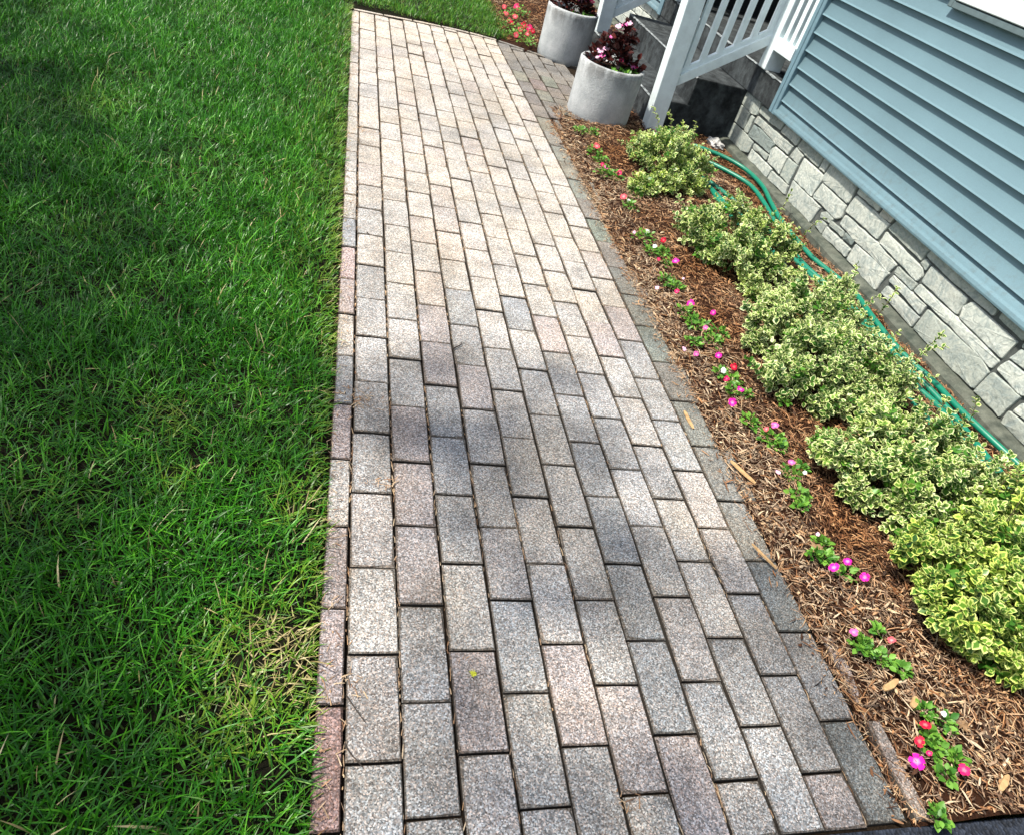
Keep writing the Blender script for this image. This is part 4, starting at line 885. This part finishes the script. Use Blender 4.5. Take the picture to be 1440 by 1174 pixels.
chip_obj('wood_chip', (1243, 970), (1262, 956), .016, 'broad tan wood chip below the half closed impatiens', 'wood chip', M['wood'], group='pale wood chips on the mulch')
chip_obj('wood_chip', (1303, 974), (1348, 979), .010, 'long pale wood splinter on open mulch below the nearest shrub', 'wood chip', M['wood'], group='pale wood chips on the mulch')
chip_obj('wood_chip', (1027, 648), (1062, 680), .014, 'long curved bark strip at the paving edge beside the flat pink impatiens', 'wood chip', M['wood'], .012, group='pale wood chips on the mulch')
chip_obj('wood_chip', (962, 578), (975, 603), .012, 'tan wood chip lying on the outer paving column', 'wood chip', M['wood'], .004, .003, group='pale wood chips on the mulch')
chip_obj('wood_chip', (1406, 1112), (1417, 1090), .014, 'tan wood chip standing out in the bed corner by the driveway', 'wood chip', M['wood'], group='pale wood chips on the mulch')
chip_obj('wood_chip', (1057, 765), (1092, 800), .007, 'narrow pale stick lying across the edging stones', 'wood chip', M['wood'], .012, group='pale wood chips on the mulch')
chip_obj('wood_chip', (1283, 995), (1288, 980), .015, 'greyish chip standing beside the red impatiens', 'wood chip', M['wood'], .03, group='pale wood chips on the mulch')
def twig(pts, r_, label, z=.004, br=None):
    P = spline([gz(x, y, z) for x, y in pts], 5); c = sum(P, Vector()) / len(P); V, Fc = tube([p - c for p in P], [r_ * (1 - .5 * i / len(P)) for i in range(len(P))], 6)
    if br:
        Q = [gz(x, y, z) - c for x, y in br]; V2, F2 = tube(Q, r_ * .7, 5); b = len(V); V += V2; Fc += [tuple(b + q for q in f) for f in F2]
    return tag(mobj('twig', V, Fc, M['twig'], None, loc=c), label, 'twig', 'twigs lying on the walkway')
twig([(636, 491), (642, 488), (648, 485), (649, 482)], .0026, 'short dark hooked twig in the middle of the walkway')
twig([(487, 977), (497, 992), (507, 1006), (514, 1015)], .0014, 'thin curved twig by the red edge brick')
twig([(484, 1045), (494, 1060), (503, 1070), (510, 1078)], .0014, 'thin curved twig below the other curved one, left side of the walkway')
twig([(516, 327), (520, 331)], .0022, 'tiny dark twig scrap left of the middle of the sunlit paving')
def leaf_thing(px, py, s, label, mat, name='leaf', z=.006, n=5):
    c = gz(px, py, z); V, Fc = [(0, 0, .004)], []; m = n * 2 + 1
    a0 = rnd.uniform(0, 6)
    for i in range(m * 2):
        a = a0 + i / (m * 2) * 2 * math.pi; rr = s * (1.0 if i % 2 else .55) * (.75 + .4 * rnd.random()); V.append((rr * math.cos(a), rr * math.sin(a), .002 + .006 * rnd.random()))
    for i in range(m * 2): Fc.append((0, i + 1, (i + 1) % (m * 2) + 1))
    V2 = [(x, y, z_ - .0006) for x, y, z_ in V]; k_ = len(V); Fc += [tuple(k_ + q for q in f[::-1]) for f in Fc]
    return tag(mobj(name, V + V2, Fc, mat, None, loc=c), label, 'leaf', 'fallen leaves')
leaf_thing(665, 948, .009, 'tiny yellow leaf lying on a grey paver', M['ylw'], 'fallen_leaf')
leaf_thing(1148, 772, .028, 'crumpled brown dead leaf beside the three magenta blooms', M['deadleaf'], 'fallen_leaf', .03)
leaf_thing(1352, 1020, .020, 'curled brown leaf on mulch above the crimson bloom', M['deadleaf'], 'fallen_leaf', .03)
# pale rock in the corner of stairs and wall
bm = bmesh.new(); bmesh.ops.create_icosphere(bm, subdivisions=3, radius=1)
for v in bm.verts:
    q = v.co.copy(); f = 1 + .28 * math.sin(q.x * 4 + 1) * math.cos(q.y * 5) + .14 * math.sin(q.z * 9 + q.x * 7); v.co = Vector((q.x * .045, q.y * .06, q.z * .032)) * f
me = bpy.data.meshes.new('rock'); bm.to_mesh(me); bm.free(); me.materials.append(M['rock']); ro = bpy.data.objects.new('rock', me); link(ro); ro.location = gz(1006, 203, .03)
tag(ro, 'pale lumpy rock in the corner between stairs, hose and stone wall', 'rock')

# ------------------------------------------------------------------ unseen tree added for its shade, crown leaves placed to cast chosen shadows
def added_shade_tree():
    g = np.random.default_rng(77); L = np.array(SUN_DIR) / SUN_DIR.z
    base = Vector((-3.9, 2.6, 0)); root = empty('added_shade_tree', base); tag(root, 'unseen leafy tree added left of the view to shade grass and paving', 'tree')
    blobs = [(.32, .70, .46, .55, .75), (.50, .95, .35, .33, .75), (.80, .30, .36, .50, .7), (-.30, -.04, .26, .24, 2.6), (.6, -.3, .8, .35, .45), (-.55, .80, .34, .50, 1.7), (-.48, .08, .34, .34, 2.0), (-.95, 1.5, .45, .60, 1.5),
             (-1.4, 2.1, .6, .8, 1.5), (-1.15, 3.0, .30, .5, .9), (-1.9, 3.2, .6, .8, 1.2), (-1.5, 4.6, .5, .4, .7), (-2.3, 1.2, .8, .8, 1.0), (-1.5, .2, .6, .6, 1.2), (-.45, 1.55, .16, .3, .9), (-.75, 2.3, .25, .25, .7)]
    wts = [b[4] for b in blobs]; blobs = [b[:4] for b in blobs]
    P = []
    for (x, y, rx, ry), w in zip(blobs, wts):
        n = int(w * rx * ry * 380); a = g.uniform(0, 6.283, n); q = np.sqrt(g.random(n)); z = g.uniform(3.4, 4.9, n)
        G = np.stack([x + rx * q * np.cos(a), y + ry * q * np.sin(a), 0 * z], 1); gap = np.hypot(G[:, 0] + .04, (G[:, 1] - .26)) < .20     # leaves left out so this patch of lawn stays sunlit
        P.append((G + L * z[:, None])[~gap])
    P = np.concatenate(P); n = len(P)
    mass('foliage', [leaves(P - np.array(base), rand_dirs(n, -1, g), g.uniform(.09, .15, n), g.random(n), g.random(n), width=1.3)], M['treeleaf'], root)['kind'] = 'stuff'
    V, Fc = tube([(0, 0, -.08), (.02, .0, .2), (.08, .03, 1.2), (.16, .08, 2.4), (.4, .2, 3.6)], [.17, .13, .11, .09, .05], 12); mobj('trunk', V, Fc, M['bark'], root, smooth=True)
    for i in range(0, n, 60):
        e = Vector(P[i]) - base; s0 = Vector((.1 + .06 * g.random(), .05, 1.5 + 1.6 * g.random())); V, Fc = tube([s0, s0.lerp(e, .5) + Vector((0, 0, .15)), e], [.035, .02, .006], 6); mobj('limb', V, Fc, M['bark'], root)
added_shade_tree()
